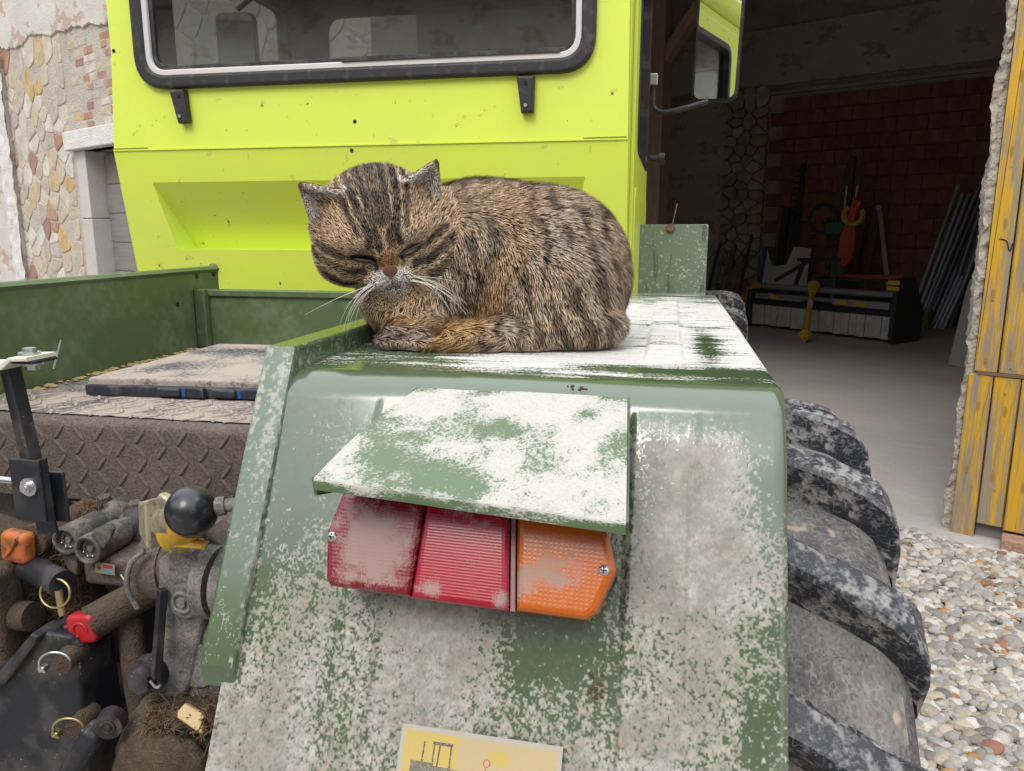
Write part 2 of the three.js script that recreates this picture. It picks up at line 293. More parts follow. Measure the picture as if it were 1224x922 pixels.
  sticker.userData.label = 'worn yellow sticker with a tractor drawing';
  // crumbs of dirt caught on the sheet
  const rr = rng(5), cr = []; for (let i = 0; i < 26; i++) { const t = i < 12 ? [-0.098 + rr() * 0.02, 1.437 + rr() * 0.004] : [-0.052 + (rr() - 0.5) * 0.016, 1.188 + (rr() - 0.5) * 0.02]; const p = facePoint(t[0], t[1], i < 12 ? 0.003 : 0.001); cr.push(new THREE.IcosahedronGeometry(0.0010 + rr() * 0.0016, 0).translate(p.x, p.y, p.z)); }
  mesh('dirt_crumbs', cr, plain(0.1, 0.06, 0.04, 0.95), fender).userData.kind = 'stuff';
}

// ---- lamp hood: bent sheet over the tail light
{
  const hm = surf(512, 512, (u, v) => {
    const n = fb(u, v, 6, 5, 5, 301), g = fb(u, v, 120, 90, 2, 305), f = fb(u, v, 250, 200, 1, 309);
    const d = ss(-0.1, 0.1, n * 0.8 + g * 0.28 + f * 0.15 - 0.56 - 0.2 * (1 - ss(0.0, 0.1, v)));
    return [...mix3([0.095, 0.15, 0.075], mix3([0.56, 0.55, 0.51], [0.42, 0.40, 0.35], g), d * 0.95), mix(0.35, 0.95, d), 0.4 + 0.3 * d];
  }, 0.26, { bump: 0.0012 });
  const bl = V(-0.257, 1.4355, -0.7705), brr = V(-0.036, 1.4345, -0.7695), fr = V(-0.0262, 1.3655, -0.604), fl = V(-0.3005, 1.3855, -0.604);
  const G = 14, P = [], U = [], I = [];
  const at = (u, v) => { const a = bl.clone().lerp(brr, u), b = fl.clone().lerp(fr, u), p = a.lerp(b, v); p.y += 0.006 * Math.sin(Math.PI * v) + 0.0012 * (vn3(u * 4, v * 4, 3) - 0.5); return p; };
  const rows = []; for (let j = 0; j <= G; j++) rows.push(u => at(u, j / G));
  rows.push(u => at(u, 1).add(V(0, -0.003, 0.002)), u => at(u, 1).add(V(0, -0.011, 0.001)));
  rows.forEach((f, j) => { for (let i = 0; i <= G; i++) { const p = f(i / G); P.push(p.x, p.y, p.z); U.push(i / G, 1 - j / (G + 2)); } });
  for (let j = 0; j < rows.length - 1; j++) for (let i = 0; i < G; i++) { const a = j * (G + 1) + i; I.push(a, a + G + 1, a + 1, a + 1, a + G + 1, a + G + 2); }
  const g = new THREE.BufferGeometry(); g.setAttribute('position', new THREE.Float32BufferAttribute(P, 3)); g.setAttribute('uv', new THREE.Float32BufferAttribute(U, 2)); g.setIndex(I); g.computeVertexNormals(); g.keepUV = true;
  const hood = mesh('lamp_hood', g, hm, tractor);
  // triangular side cheeks welded to the mudguard
  for (const [b, f, drop] of [[brr, fr, 0.03], [bl, fl, 0.018]]) {
    const low = facePoint(b.x, 1.345, 0.001), fd = f.clone().add(V(0, -drop, -0.004)), n = V(b === brr ? 0.0025 : -0.0025, 0, 0), A = [b, f, fd, low].map(p => p.clone()), B = A.map(p => p.clone().add(n)), ar = q => q.map(p => p.toArray());
    const L = [ar(A), ar(B)]; for (let k = 0; k < 4; k++) L.push(ar([A[k], A[(k + 1) % 4], B[(k + 1) % 4], B[k]]));
    mesh('hood_cheek', quads(L), M.green, hood);
  }
}

// ---- tail light
{
  const basis = new THREE.Matrix4().makeBasis(V(1, 0, 0), FU, FN).multiply(new THREE.Matrix4().makeRotationZ(-2.0 * RAD));
  const c = facePoint(-0.17, 1.277, 0); basis.setPosition(c);
  const put = g => g.applyMatrix4(basis);
  const lensMat = (base, deep, seed, blobs, extra) => surf(512, 512, (u, v) => {
    const g = fb(u, v, 130, 130, 2, seed), n = fb(u, v, 9, 9, 4, seed + 5), f = fb(u, v, 240, 240, 1, seed + 8);
    let l = 0.27; for (const [bu, bv, ru, rv, a] of blobs) l += a * Math.exp(-(((u - bu) / ru) ** 2 + ((v - bv) / rv) ** 2));
    const d = ss(-0.1, 0.12, l + n * 0.45 + g * 0.3 + f * 0.12 - 0.93);
    const rib = extra(u, v);
    return [...mix3(mix3(base, deep, 0.4 + 0.2 * rib), [0.33, 0.26, 0.23], d * 0.8), mix(0.24, 0.9, d), 0.5 + 0.4 * (rib - 0.5)];
  }, 0, { bump: 0.00015, clearcoat: 0.25, clearcoatRoughness: 0.25 });
  const redL = lensMat([0.22, 0.004, 0.018], [0.13, 0.002, 0.011], 401, [[0.5, 0.62, 0.4, 0.28, 0.42], [0.55, 0.25, 0.4, 0.25, 0.36]], (u, v) => 0.5 + 0.5 * Math.sin(v * 160));
  const redM = lensMat([0.36, 0.003, 0.022], [0.24, 0.002, 0.015], 421, [[0.5, 0.85, 0.3, 0.12, 0.2], [0.18, 0.1, 0.2, 0.12, 0.3], [0.93, 0.1, 0.1, 0.16, 0.26]], (u, v) => 0.5 + 0.5 * Math.sin(v * 210));
  const amber = lensMat([0.58, 0.135, 0.005], [0.32, 0.062, 0.003], 441, [[0.38, 0.42, 0.28, 0.2, 0.34], [0.1, 0.2, 0.14, 0.2, 0.3]], (u, v) => Math.max(0.5 + 0.5 * Math.sin(u * 130), 0.5 + 0.5 * Math.sin(v * 150)));
  const light = mesh('tail_light', put(prism([[-0.134, -0.030], [-0.128, -0.038], [0.112, -0.038], [0.130, -0.010], [0.134, 0.0], [0.118, 0.047], [-0.128, 0.047], [-0.137, 0.01]], 0.03, 0.003)), M.blackRubber, tractor);
  light.userData.label = 'dusty three chamber tail light in red and amber';
  const lens = (name, pts, mat, depth, bev) => {
    const xs = pts.map(p => p[0]), ys = pts.map(p => p[1]), x0 = Math.min(...xs), x1 = Math.max(...xs), y0 = Math.min(...ys), y1 = Math.max(...ys);
    const g = prism(pts, depth, bev, [], 3), p = g.attributes.position, uv = g.attributes.uv;
    for (let i = 0; i < p.count; i++) uv.setXY(i, cl((p.getX(i) - x0) / (x1 - x0), 0.01, 0.99), cl((p.getY(i) - y0) / (y1 - y0), 0.01, 0.99));
    put(g.translate(0, 0, 0.029)); g.keepUV = true; return mesh(name, g, mat, light);
  };
  lens('red_lens', [[-0.139, 0.008], [-0.131, -0.036], [-0.126, -0.041], [-0.0475, -0.041], [-0.0465, 0.049], [-0.13, 0.049]], redL, 0.041, 0.007);
  lens('brake_lens', [[-0.0455, -0.042], [0.0445, -0.042], [0.0335, 0.049], [-0.0445, 0.049]], redM, 0.044, 0.006);
  lens('lens_divider', [[0.0455, -0.042], [0.0500, -0.042], [0.0390, 0.049], [0.0345, 0.049]], plain(0.3, 0.16, 0.17, 0.6), 0.036, 0.001);
  lens('amber_lens', [[0.0512, -0.041], [0.113, -0.041], [0.1215, -0.034], [0.135, 0.004], [0.1205, 0.049], [0.0405, 0.049]], amber, 0.041, 0.007);
  for (const [x, y] of [[-0.1315, 0.0035], [0.1245, 0.003]]) {
    const s = mesh('lens_screw', [put(new THREE.SphereGeometry(0.0056, 18, 10, 0, 7, 0, 1.25).rotateX(Math.PI / 2).translate(x, y, 0.0672))], M.brightSteel, light);
    mesh('screw_slot', [put(box(x - 0.0028, x + 0.0028, y - 0.0005, y + 0.0005, 0.0722, 0.0733)), put(box(x - 0.0005, x + 0.0005, y - 0.0028, y + 0.0028, 0.07225, 0.07335))], M.dark, light);
  }
}

// ---- wheels: carcass, lugs, rim
const rubberBase = surf(1024, 1024, (u, v) => {
  const n = fb(u, v, 7, 7, 5, 501), g = fb(u, v, 150, 150, 2, 505), w = Math.abs(fb(u, v, 60, 60, 2, 509) - 0.5), b = fb(u, v, 12, 12, 3, 513);
  let c = mix3([0.04, 0.041, 0.046], [0.19, 0.18, 0.168], ss(0.2, 0.8, n * 0.6 + g * 0.4));
  c = mix3(c, [0.30, 0.285, 0.26], (w < 0.035 ? 0.5 : 0.12) * ss(0.35, 0.65, b + 0.1));
  c = mix3(c, [0.42, 0.33, 0.24], ss(0.70, 0.78, fb(u, v, 10, 10, 4, 517)) * 0.9);
  return [...c, 0.85, 0.5 * g + 0.5 * n];
}, 0.42, { bump: 0.0016 });
const rubberLug = surf(1024, 1024, (u, v) => {
  const n = fb(u, v, 6, 6, 5, 521), g = fb(u, v, 34, 34, 3, 525), f = fb(u, v, 130, 130, 2, 529), w = Math.abs(fb(u, v, 40, 40, 2, 533) - 0.5);
  const d = Math.max(ss(0.40, 0.72, g * 0.62 + n * 0.42 + (f - 0.5) * 0.3), w < 0.02 ? 0.4 : 0);
  return [...mix3([0.022, 0.025, 0.034], [0.44, 0.43, 0.42], d * 0.62), 0.45 + 0.5 * d, 0.35 + 0.4 * d + 0.2 * f];
}, 0.4, { bump: 0.0016 });
function makeWheel(name) {
  const g = new THREE.Group(); g.name = name;
  const sec = [[0.30, 0.135], [0.34, 0.16], [0.37, 0.195], [0.42, 0.225], [0.48, 0.24], [0.54, 0.243], [0.58, 0.236], [0.603, 0.22], [0.613, 0.195], [0.618, 0.14], [0.622, 0.07], [0.623, 0]];
  const full = sec.concat(sec.slice(0, -1).reverse().map(([r, x]) => [r, -x])).map(([r, x]) => new THREE.Vector2(r, x));
  const lathe = new THREE.LatheGeometry(full, 96).rotateZ(-Math.PI / 2);
  mesh('tyre', lathe, rubberBase, g);
  // one lug: a bar that starts at the middle and wraps over the shoulder
  const lug = side => {
    const path = [[-0.012, 0.618, 0.664], [0.05, 0.616, 0.667], [0.11, 0.612, 0.668], [0.165, 0.606, 0.666], [0.205, 0.598, 0.660], [0.230, 0.588, 0.650], [0.245, 0.572, 0.630], [0.2505, 0.55, 0.605], [0.2490, 0.52, 0.567]];
    const P = [], I = [];
    path.forEach(([x, rb, rt], k) => {
      const th = (x - 0.25) * 53 * RAD * (1 - 0.9 * (0.25 - x)), sh = cl((x - 0.2) / 0.05), hb = mix(0.037, 0.050, sh), ht = mix(0.023, 0.034, sh);
      const pt = (r, a, xx) => { const an = th + a / r; P.push(side * xx, r * Math.cos(an), r * Math.sin(an)); };
      const inset = k === 0 ? 0.012 : 0;
      pt(rb - 0.01, -hb, x); pt(rt - 0.006, -ht - 0.003, x + inset); pt(rt, -ht + 0.004, x + inset); pt(rt, ht - 0.004, x + inset); pt(rt - 0.006, ht + 0.003, x + inset); pt(rb - 0.01, hb, x);
    });
    for (let k = 0; k < path.length - 1; k++) for (let j = 0; j < 5; j++) { const a = k * 6 + j, b = a + 1, c = a + 6, d = c + 1; if (side > 0) I.push(a, c, b, b, c, d); else I.push(a, b, c, b, d, c); }
    for (const o of [0, (path.length - 1) * 6]) for (let j = 1; j < 5; j++) ((o === 0) === (side > 0)) ? I.push(o, o + j, o + j + 1) : I.push(o, o + j + 1, o + j);
    let q = new THREE.BufferGeometry(); q.setAttribute('position', new THREE.Float32BufferAttribute(P, 3)); q.setIndex(I); q = q.toNonIndexed(); q.computeVertexNormals(); return q;
  };
  const R = boxUV(lug(1), 0.4), L = boxUV(lug(-1), 0.4); R.keepUV = L.keepUV = true;
  for (let k = 0; k < 22; k++) {
    const a = mesh('lug', R, rubberLug, g); a.rotation.x = (k * 16.3636 + 5) * RAD;
    const b = mesh('lug', L, rubberLug, g); b.rotation.x = (k * 16.3636 + 13.2) * RAD;
  }
  // low raised marks between the lugs
  const mark = []; const mp = (x, a, r) => V(x, r * Math.cos(a), r * Math.sin(a));
  const mk = tube([[0.215, 0.02], [0.205, -0.055], [0.16, -0.095], [0.12, -0.06], [0.16, 0.01]].map(([x, a]) => mp(x, a, 0.6145 - 0.35 * Math.max(0, x - 0.17))), 0.0028, 30, 5);
  const mkg = boxUV(mk, 0.42); mkg.keepUV = true;
  for (let k = 0; k < 22; k++) { const m = mesh('tread_mark', mkg, rubberBase, g); m.rotation.x = (k * 16.3636 + 12.4) * RAD; }
  const rim = new THREE.LatheGeometry([[0.07, 0.06], [0.2, 0.06], [0.26, 0.1], [0.3, 0.14], [0.335, 0.165], [0.335, 0.15], [0.3, 0.12], [0.3, -0.12], [0.335, -0.15], [0.335, -0.165], [0.29, -0.13], [0.24, -0.02], [0.07, 0.02]].map(p => new THREE.Vector2(...p)), 48).rotateZ(-Math.PI / 2);
  mesh('rim', rim, M.dirtySteel, g);
  mesh('hub', cyl(V(-0.1, 0, 0), V(0.12, 0, 0), 0.09, 0.08, 24), M.dirtySteel, g);
  return g;
}
const wheel = makeWheel('rear_wheel');
const setWheel = (w, x, z, turn = 0) => { w.position.set(x, 0.667, z).sub(tractor.position); w.rotation.set(turn, 0, 0); tractor.add(w); };
setWheel(wheel, 0.044, -1.22);
for (const [n, x, z, t] of [['rear_wheel', -1.93, -1.22, 0.1], ['front_wheel', 0.085, -3.62, 0.09], ['front_wheel', -1.98, -3.62, 0.2]]) { const w = wheel.clone(); w.name = n; setWheel(w, x, z, t); }
mesh('rear_axle', [cyl(V(-1.9, 0.667, -1.22), V(0, 0.667, -1.22), 0.1), cyl(V(-1.9, 0.667, -3.62), V(0, 0.667, -3.62), 0.09), box(-1.3, -0.6, 0.62, 0.95, -4.6, -1.3, 0.03), box(-1.2, -0.7, 0.45, 1.0, -1.5, -1.2, 0.05)], M.blackSteel, tractor);

// ---- cargo bed
{
  const FY = 1.27;
  const deck = mesh('cargo_bed', box(-1.32, -0.45, FY - 0.02, FY - 0.003, -1.98, -1.17), M.plateTop, tractor);
  // left side board: folded top rim, end cap
  const sb = [[-1.345, FY - 0.1], [-1.325, FY - 0.1], [-1.325, 1.478], [-1.318, 1.488], [-1.33, 1.495], [-1.36, 1.495], [-1.36, 1.48], [-1.345, 1.478]];
  mesh('side_board', prism(sb, 1.95, 0.0015).translate(0, 0, -2.11), M.greenBed, deck);
  mesh('head_board', [box(-1.322, -0.42, FY - 0.1, 1.425, -2.02, -2.0), box(-1.322, -0.42, 1.415, 1.434, -2.03, -1.992, 0.004)], M.greenBed, deck);
  mesh('corner_post', [box(-1.3235, -1.29, FY, 1.436, -1.999, -1.975, 0.004)], M.greenBed, deck);
  for (const [y, z, r] of [[1.472, -2.0, 0.007], [1.475, -2.085, 0.010], [1.40, -1.9, 0.007]]) mesh('rivet_hole', [cyl(V(-1.3262, y, z), V(-1.3235, y, z), r, r, 12)], M.dark, deck);
  mesh('paint_scratch', [bar(V(-1.3238, 1.30, -1.44), V(-1.3238, 1.36, -1.47), 0.0014, 0.004)], plain(0.5, 0.48, 0.4, 0.8), deck);
  mesh('grit', (() => { const r = rng(31), a = []; for (let i = 0; i < 90; i++) a.push(new THREE.IcosahedronGeometry(0.003 + r() * 0.006, 0).scale(1.4, 0.5, 1.2).translate(-1.32 + r() * 0.03, FY, -1.2 - r() * 0.75)); a.push(tube([V(-1.26, FY + 0.006, -1.52), V(-1.22, FY + 0.012, -1.5), V(-1.15, FY + 0.006, -1.52)], 0.004, 8, 5)); return a; })(), M.straw, deck).userData.kind = 'stuff';

  // chequer plate step: top, rounded nose and rear face, with its raised bars
  const pts = [[-1.34, FY], [-1.18, FY]]; for (let k = 0; k <= 6; k++) { const a = k / 6 * Math.PI / 2; pts.push([-1.17 + 0.018 * Math.sin(a), FY - 0.018 + 0.018 * Math.cos(a)]); } pts.push([-1.152, FY - 0.15], [-1.158, FY - 0.15], [-1.165, FY - 0.03], [-1.18, FY - 0.012], [-1.34, FY - 0.006]);
  const plate = mesh('tread_plate', prism(pts.map(([z, y]) => [-z, y]), 0.9).applyMatrix4(new THREE.Matrix4().makeBasis(V(0, 0, -1), V(0, 1, 0), V(1, 0, 0))).translate(-1.32, 0, 0), M.plate, tractor);
  mesh('dust_layer', (() => { const q = new THREE.PlaneGeometry(0.9, 0.17, 60, 12).rotateX(-Math.PI / 2).translate(-0.87, FY + 0.0022, -1.262); const p = q.attributes.position; for (let i = 0; i < p.count; i++) p.setY(i, p.getY(i) + 0.003 * (fb3(p.getX(i) * 40, 0, p.getZ(i) * 40) - 0.35)); q.computeVertexNormals(); return q; })(), M.plateTop, plate);
  const lens = new THREE.SphereGeometry(1, 10, 6).scale(0.0040, 0.0185, 0.0028);
  const lf = boxUV(lens, 0.5); lf.keepUV = true; let n = 0;
  for (let r = 0; r < 5; r++) for (let c = 0; c < 22; c++) {
    const odd = (r + c) % 2, m = mesh('tread_bar', lf, M.plate, plate); m.position.set(-1.31 + c * 0.041 + (r % 2) * 0.0, FY - 0.026 - r * 0.0268, -1.1517); m.rotation.z = (odd ? 38 : -38) * RAD; n++;
  }
  const lt = lens.clone().rotateX(Math.PI / 2); const ltu = boxUV(lt, 0.5); ltu.keepUV = true;
  for (let r = 0; r < 5; r++) for (let c = 0; c < 22; c++) { const odd = (r + c) % 2, m = mesh('tread_bar', ltu, M.plateTop, plate); m.position.set(-1.31 + c * 0.041, FY + 0.003, -1.185 - r * 0.031); m.rotation.y = (odd ? 40 : -40) * RAD; }
  // front part of the notch and the dark frame under the bed
  mesh('under_frame', [box(-1.9, -0.42, 0.25, 1.1, -1.6, -1.35), box(-1.32, -0.45, 1.19, 1.25, -1.95, -1.2)], M.plate, tractor);
}

// ---- cab
{
  const zr = -2.35, xl = -1.827, xr = -0.13;
  const zl = y => zr - (1.86 - y) * 0.16;
  const winRect = [-1.70, -0.236, 2.053, 2.63];
  const rear = mesh('cab', prism([[xl, 1.86], [xr, 1.86], [xr - 0.012, 2.75], [xl + 0.075, 2.75]], 0.03, 0.004, [rrect(...winRect, 0.1, THREE.Path)], 2).translate(0, 0, zr - 0.03), M.cab, tractor);
  rear.userData.label = 'yellow-green cab with a wide rear window';
  // lower rear panel: sloping skin with the trapezoid recess
  const p = (x, y, d = 0) => [x, y, zl(y) - d];
  const yT = 1.757, yB = 1.537, y0 = 1.25, xa = -1.705, xb = -0.255, xc = -1.655, xd = -0.30, D = 0.1;
  mesh('lower_panel', quads([
    [p(xl, 1.86), p(xl, yT), p(xr, yT), p(xr, 1.86)], [p(xl, yT), p(xl, yB), p(xc, yB), p(xa, yT)], [p(xb, yT), p(xd, yB), p(xr, yB), p(xr, yT)], [p(xl, yB), p(xl, y0), p(xr, y0), p(xr, yB)],
    [p(xa, yT), p(xc + 0.01, yB, D), p(xd - 0.01, yB, D), p(xb, yT)], [p(xa, yT), p(xc, yB), p(xc + 0.01, yB, D)], [p(xb, yT), p(xd - 0.01, yB, D), p(xd, yB)], [p(xc + 0.01, yB, D), p(xc, yB), p(xd, yB), p(xd - 0.01, yB, D)],
    [p(xl, y0), p(xl, y0, 1.4), p(xr, y0, 1.4), p(xr, y0)]]), M.cab, rear);
  mesh('crease_lip', [bar(V(xl + 0.002, 1.8605, zr + 0.0015), V(xr - 0.002, 1.8605, zr + 0.0015), 0.004, 0.004)], M.cab, rear);
  // panel seams at the corners of the crease
  for (const [a, b] of [[xl + 0.004, xl + 0.13], [xr - 0.13, xr - 0.004]]) mesh('seam', [bar(V(a, 1.8655, zr + 0.0015), V(b, 1.8665, zr + 0.0015), 0.0025, 0.002)], plain(0.16, 0.2, 0.03, 0.6), rear);
  const ring = (r, a, b, rad, depth, bev, z) => prism(rrect(r[0] + a, r[1] - a, r[2] + a, r[3] - a, rad - a), depth, bev, [rrect(r[0] + b, r[1] - b, r[2] + b, r[3] - b, Math.max(0.02, rad - b), THREE.Path)], 3).translate(0, 0, z);
  const win = mesh('rear_window', ring(winRect, -0.008, 0.034, 0.1, 0.034, 0.01, zr - 0.012), M.blackRubber, rear); win.userData.label = 'black rubber gasket of the rear window';
  mesh('window_trim', [ring(winRect, 0.03, 0.05, 0.1, 0.02, 0.004, zr - 0.006)], M.whiteTrim, rear);
  mesh('inner_seal', [ring(winRect, 0.048, 0.064, 0.1, 0.016, 0.002, zr - 0.014), bar(V(-1.0, 2.108, zr + 0.012), V(-0.33, 2.108, zr + 0.012), 0.014, 0.012)], M.blackRubber, rear);
  mesh('glass_pane', prism(rrect(winRect[0] + 0.05, winRect[1] - 0.05, winRect[2] + 0.05, winRect[3] - 0.05, 0.05), 0.004).translate(0, 0, zr - 0.009), M.glass, rear);
  // two black hinge brackets under the window, each with two screws
  for (const [x, tilt] of [[-1.555, 5], [-0.43, 0]]) {
    const hg = prism([[-0.026, 0.052], [0.026, 0.05], [0.024, -0.05], [-0.012, -0.05]], 0.03, 0.006, [], 2).rotateZ(tilt * RAD).translate(x, 1.988, zr - 0.002);
    mesh('hinge_bracket', hg, M.blackRubber, rear);
    for (const dy of [0.032, -0.03]) mesh('hinge_screw', bolt(V(x + 0.002, 1.988 + dy, zr + 0.026), V(0, 0, 1), 0.006, 0.005), dy > 0 ? M.dark : M.brightSteel, rear);
  }
  // side walls with doors and windows
  const sideMat = new THREE.Matrix4().makeBasis(V(0, 0, -1), V(0, 1, 0), V(1, 0, 0));          // shape x runs forward
  for (const [x, nm] of [[xr - 0.03, 'right'], [xl, 'left']]) {
    const L = nm === 'left', hole = L ? [0.3, 1.24, 1.86, 2.62] : [0.32, 1.3, 1.86, 2.62];
    const w = prism([[0.13, 1.255], [1.5, 1.255], [1.5, 2.75], [0.032, 2.75], [0.032, 1.86]], 0.03, 0.003, [rrect(...hole, 0.08, THREE.Path)]).applyMatrix4(sideMat).translate(x, 0, zr);
    mesh('side_wall', w, M.cab, rear);
    const off = L ? -0.012 : 0.0302;
    const d = prism(rrect(0.14, 1.42, 1.27, 2.7, 0.06), 0.012, 0.004, [rrect(...hole, 0.08, THREE.Path)], 2).applyMatrix4(sideMat).translate(x + off, 0, zr);
    mesh('door', d, M.cab, rear);
    const low = prism(rrect(0.2, 1.36, 1.34, 1.74, 0.08), 0.006, 0.003, [], 1).applyMatrix4(sideMat).translate(x + (L ? -0.017 : 0.0405), 0, zr); mesh('door_pressing', low, M.cab, rear);
    mesh('side_window', [ring([...hole], -0.005, 0.03, 0.08, 0.06, 0.006, L ? -0.015 : -0.012).applyMatrix4(sideMat).translate(x, 0, zr)], M.blackRubber, rear);
    mesh('side_pane', prism(rrect(hole[0] + 0.02, hole[1] - 0.02, hole[2] + 0.02, hole[3] - 0.02, 0.05), 0.004).applyMatrix4(sideMat).translate(x + 0.012, 0, zr), M.glass, rear);
    mesh('lining', [prism([[0.3, 1.3], [1.46, 1.3], [1.46, 2.72], [0.045, 2.72], [0.045, 1.9]], 0.012, 0, [rrect(hole[0] + 0.01, hole[1] - 0.01, hole[2] + 0.01, hole[3] - 0.01, 0.08, THREE.Path)]).applyMatrix4(sideMat).translate(L ? x + 0.034 : x - 0.016, 0, zr)], M.lining, rear);
  }
  const fh = [xl + 0.12, xr - 0.12, 1.85, 2.63];
  mesh('front_wall', prism([[xl + 0.031, 1.255], [xr - 0.031, 1.255], [xr - 0.031, 2.749], [xl + 0.031, 2.749]], 0.03, 0, [rrect(...fh, 0.08, THREE.Path)]).translate(0, 0, zr - 1.5), M.cab, rear);
  mesh('windscreen', prism(rrect(fh[0], fh[1], fh[2], fh[3], 0.08), 0.005).translate(0, 0, zr - 1.49), M.glass, rear);
  mesh('lining', [prism([[xl + 0.047, 1.3], [xr - 0.047, 1.3], [xr - 0.047, 2.72], [xl + 0.047, 2.72]], 0.012, 0, [rrect(fh[0] + 0.01, fh[1] - 0.01, fh[2] + 0.01, fh[3] - 0.01, 0.08, THREE.Path)]).translate(0, 0, zr - 1.468), prism([[xl + 0.047, 1.89], [xr - 0.047, 1.89], [xr - 0.06, 2.72], [xl + 0.1, 2.72]], 0.01, 0, [rrect(winRect[0] + 0.05, winRect[1] - 0.05, winRect[2] + 0.05, winRect[3] - 0.05, 0.06, THREE.Path)]).translate(0, 0, zr - 0.17 + 0.125), box(xl + 0.05, xr - 0.05, 2.71, 2.735, zr - 1.46, zr - 0.05)], M.lining, rear);
  mesh('roof', [prism(rrect(xl - 0.0, xr + 0.03, 2.752, 2.9, 0.06), 1.62, 0.02, [], 2).translate(0, 0, zr - 1.56)], M.cab, rear);
  mesh('dashboard', [box(xl + 0.1, xr - 0.1, 1.4, 1.93, zr - 1.45, zr - 1.15, 0.04), box(-1.2, -0.8, 1.3, 1.7, zr - 0.95, zr - 0.5, 0.06), box(-1.2, -0.8, 1.6, 2.02, zr - 0.55, zr - 0.42, 0.05), box(xl + 0.05, xr - 0.05, 1.26, 1.3, zr - 1.45, zr - 0.3)], M.lining, rear);
  mesh('door_handle', [cyl(V(-0.085, 1.858, -2.98), V(-0.045, 1.858, -2.98), 0.012, 0.016), cyl(V(-0.05, 1.858, -2.98), V(-0.03, 1.858, -2.98), 0.022, 0.02)], M.blackRubber, rear);
  mesh('rear_bolt', bolt(V(-1.53, 1.475, zl(1.475)), V(0, 0.2, 1), 0.011, 0.014), M.dirtySteel, rear);
  for (const [x, y] of [[-0.985, 1.845], [-0.97, 1.93], [-1.79, 2.17]]) mesh('rivet_hole', [cyl(V(x, y, (y > 1.86 ? zr : zl(y)) - 0.002), V(x, y, (y > 1.86 ? zr : zl(y)) + 0.0015), 0.006, 0.006, 10)], M.dark, rear);

  // mirrors on tubular arms
  for (const s of [1, -1]) {
    const X = x => s > 0 ? x : -1.957 - x, mc = V(X(0.172), 2.405, -3.70), turn = s * -11.2 * RAD;
    const arm = mesh('mirror_arm', [tube([V(X(-0.10), 2.29, -3.7), V(X(-0.098), 2.2, -3.7), V(X(-0.092), 2.14, -3.69), V(X(-0.06), 2.118, -3.68), V(X(0.05), 2.135, -3.68), V(X(0.14), 2.16, -3.70)], 0.0125, 40, 10), tube([V(X(-0.1), 2.78, -3.7), V(X(0.05), 2.72, -3.7), V(X(0.16), 2.66, -3.71)], 0.0125, 16, 8)], M.blackRubber, tractor);
    mesh('arm_clamp', [box(X(-0.1) - 0.02, X(-0.1) + 0.02, 2.235, 2.285, -3.722, -3.678, 0.006)], M.brightSteel, arm);
    const mg = (g) => g.rotateY(turn).rotateZ(s * -1.5 * RAD).translate(mc.x, mc.y, mc.z);
    const shell = mesh('mirror_shell', mg(prism(rrect(-0.1, 0.1, -0.245, 0.245, 0.045), 0.05, 0.018, [], 3).translate(0, 0, -0.052)), M.blackRubber, arm);
    mesh('mirror_glass', mg(prism(rrect(-0.088, 0.088, -0.233, 0.233, 0.036), 0.003).translate(0, 0, -0.0008)), M.mirror, arm);
  }
  // bonnet and the upright rear plate of the front mudguard
  mesh('bonnet', [new RoundedBoxGeometry(0.86, 0.75, 1.5, 3, 0.06).translate(-0.95, 1.35, -4.62)], M.green, tractor);
  const fm = mesh('front_mudguard', [box(-0.14, 0.14, 1.36, 1.622, -3.03, -3.022, 0.003), box(-0.14, 0.14, 1.345, 1.365, -3.5, -3.0, 0.006)], surf(512, 512, (u, v) => {
    const n = fb(u, v, 5, 5, 4, 601), g = fb(u, v, 44, 44, 3, 605), st = fb(u, v, 12, 2, 3, 609);
    return [...mix3(mix3([0.19, 0.235, 0.185], [0.09, 0.14, 0.08], ss(0.6, 0.75, st)), [0.5, 0.5, 0.44], ss(0.62, 0.76, g * 0.85 + n * 0.15)), 0.5, n];
  }, 0.3), tractor);
  mesh('wing_bolt', [...bolt(V(0.0, 1.607, -3.022), V(0, 0, 1), 0.012, 0.014), bar(V(0.005, 1.61, -3.015), V(0.022, 1.7, -3.015), 0.004, 0.004)], plain(0.2, 0.12, 0.07, 0.7), fm);
}
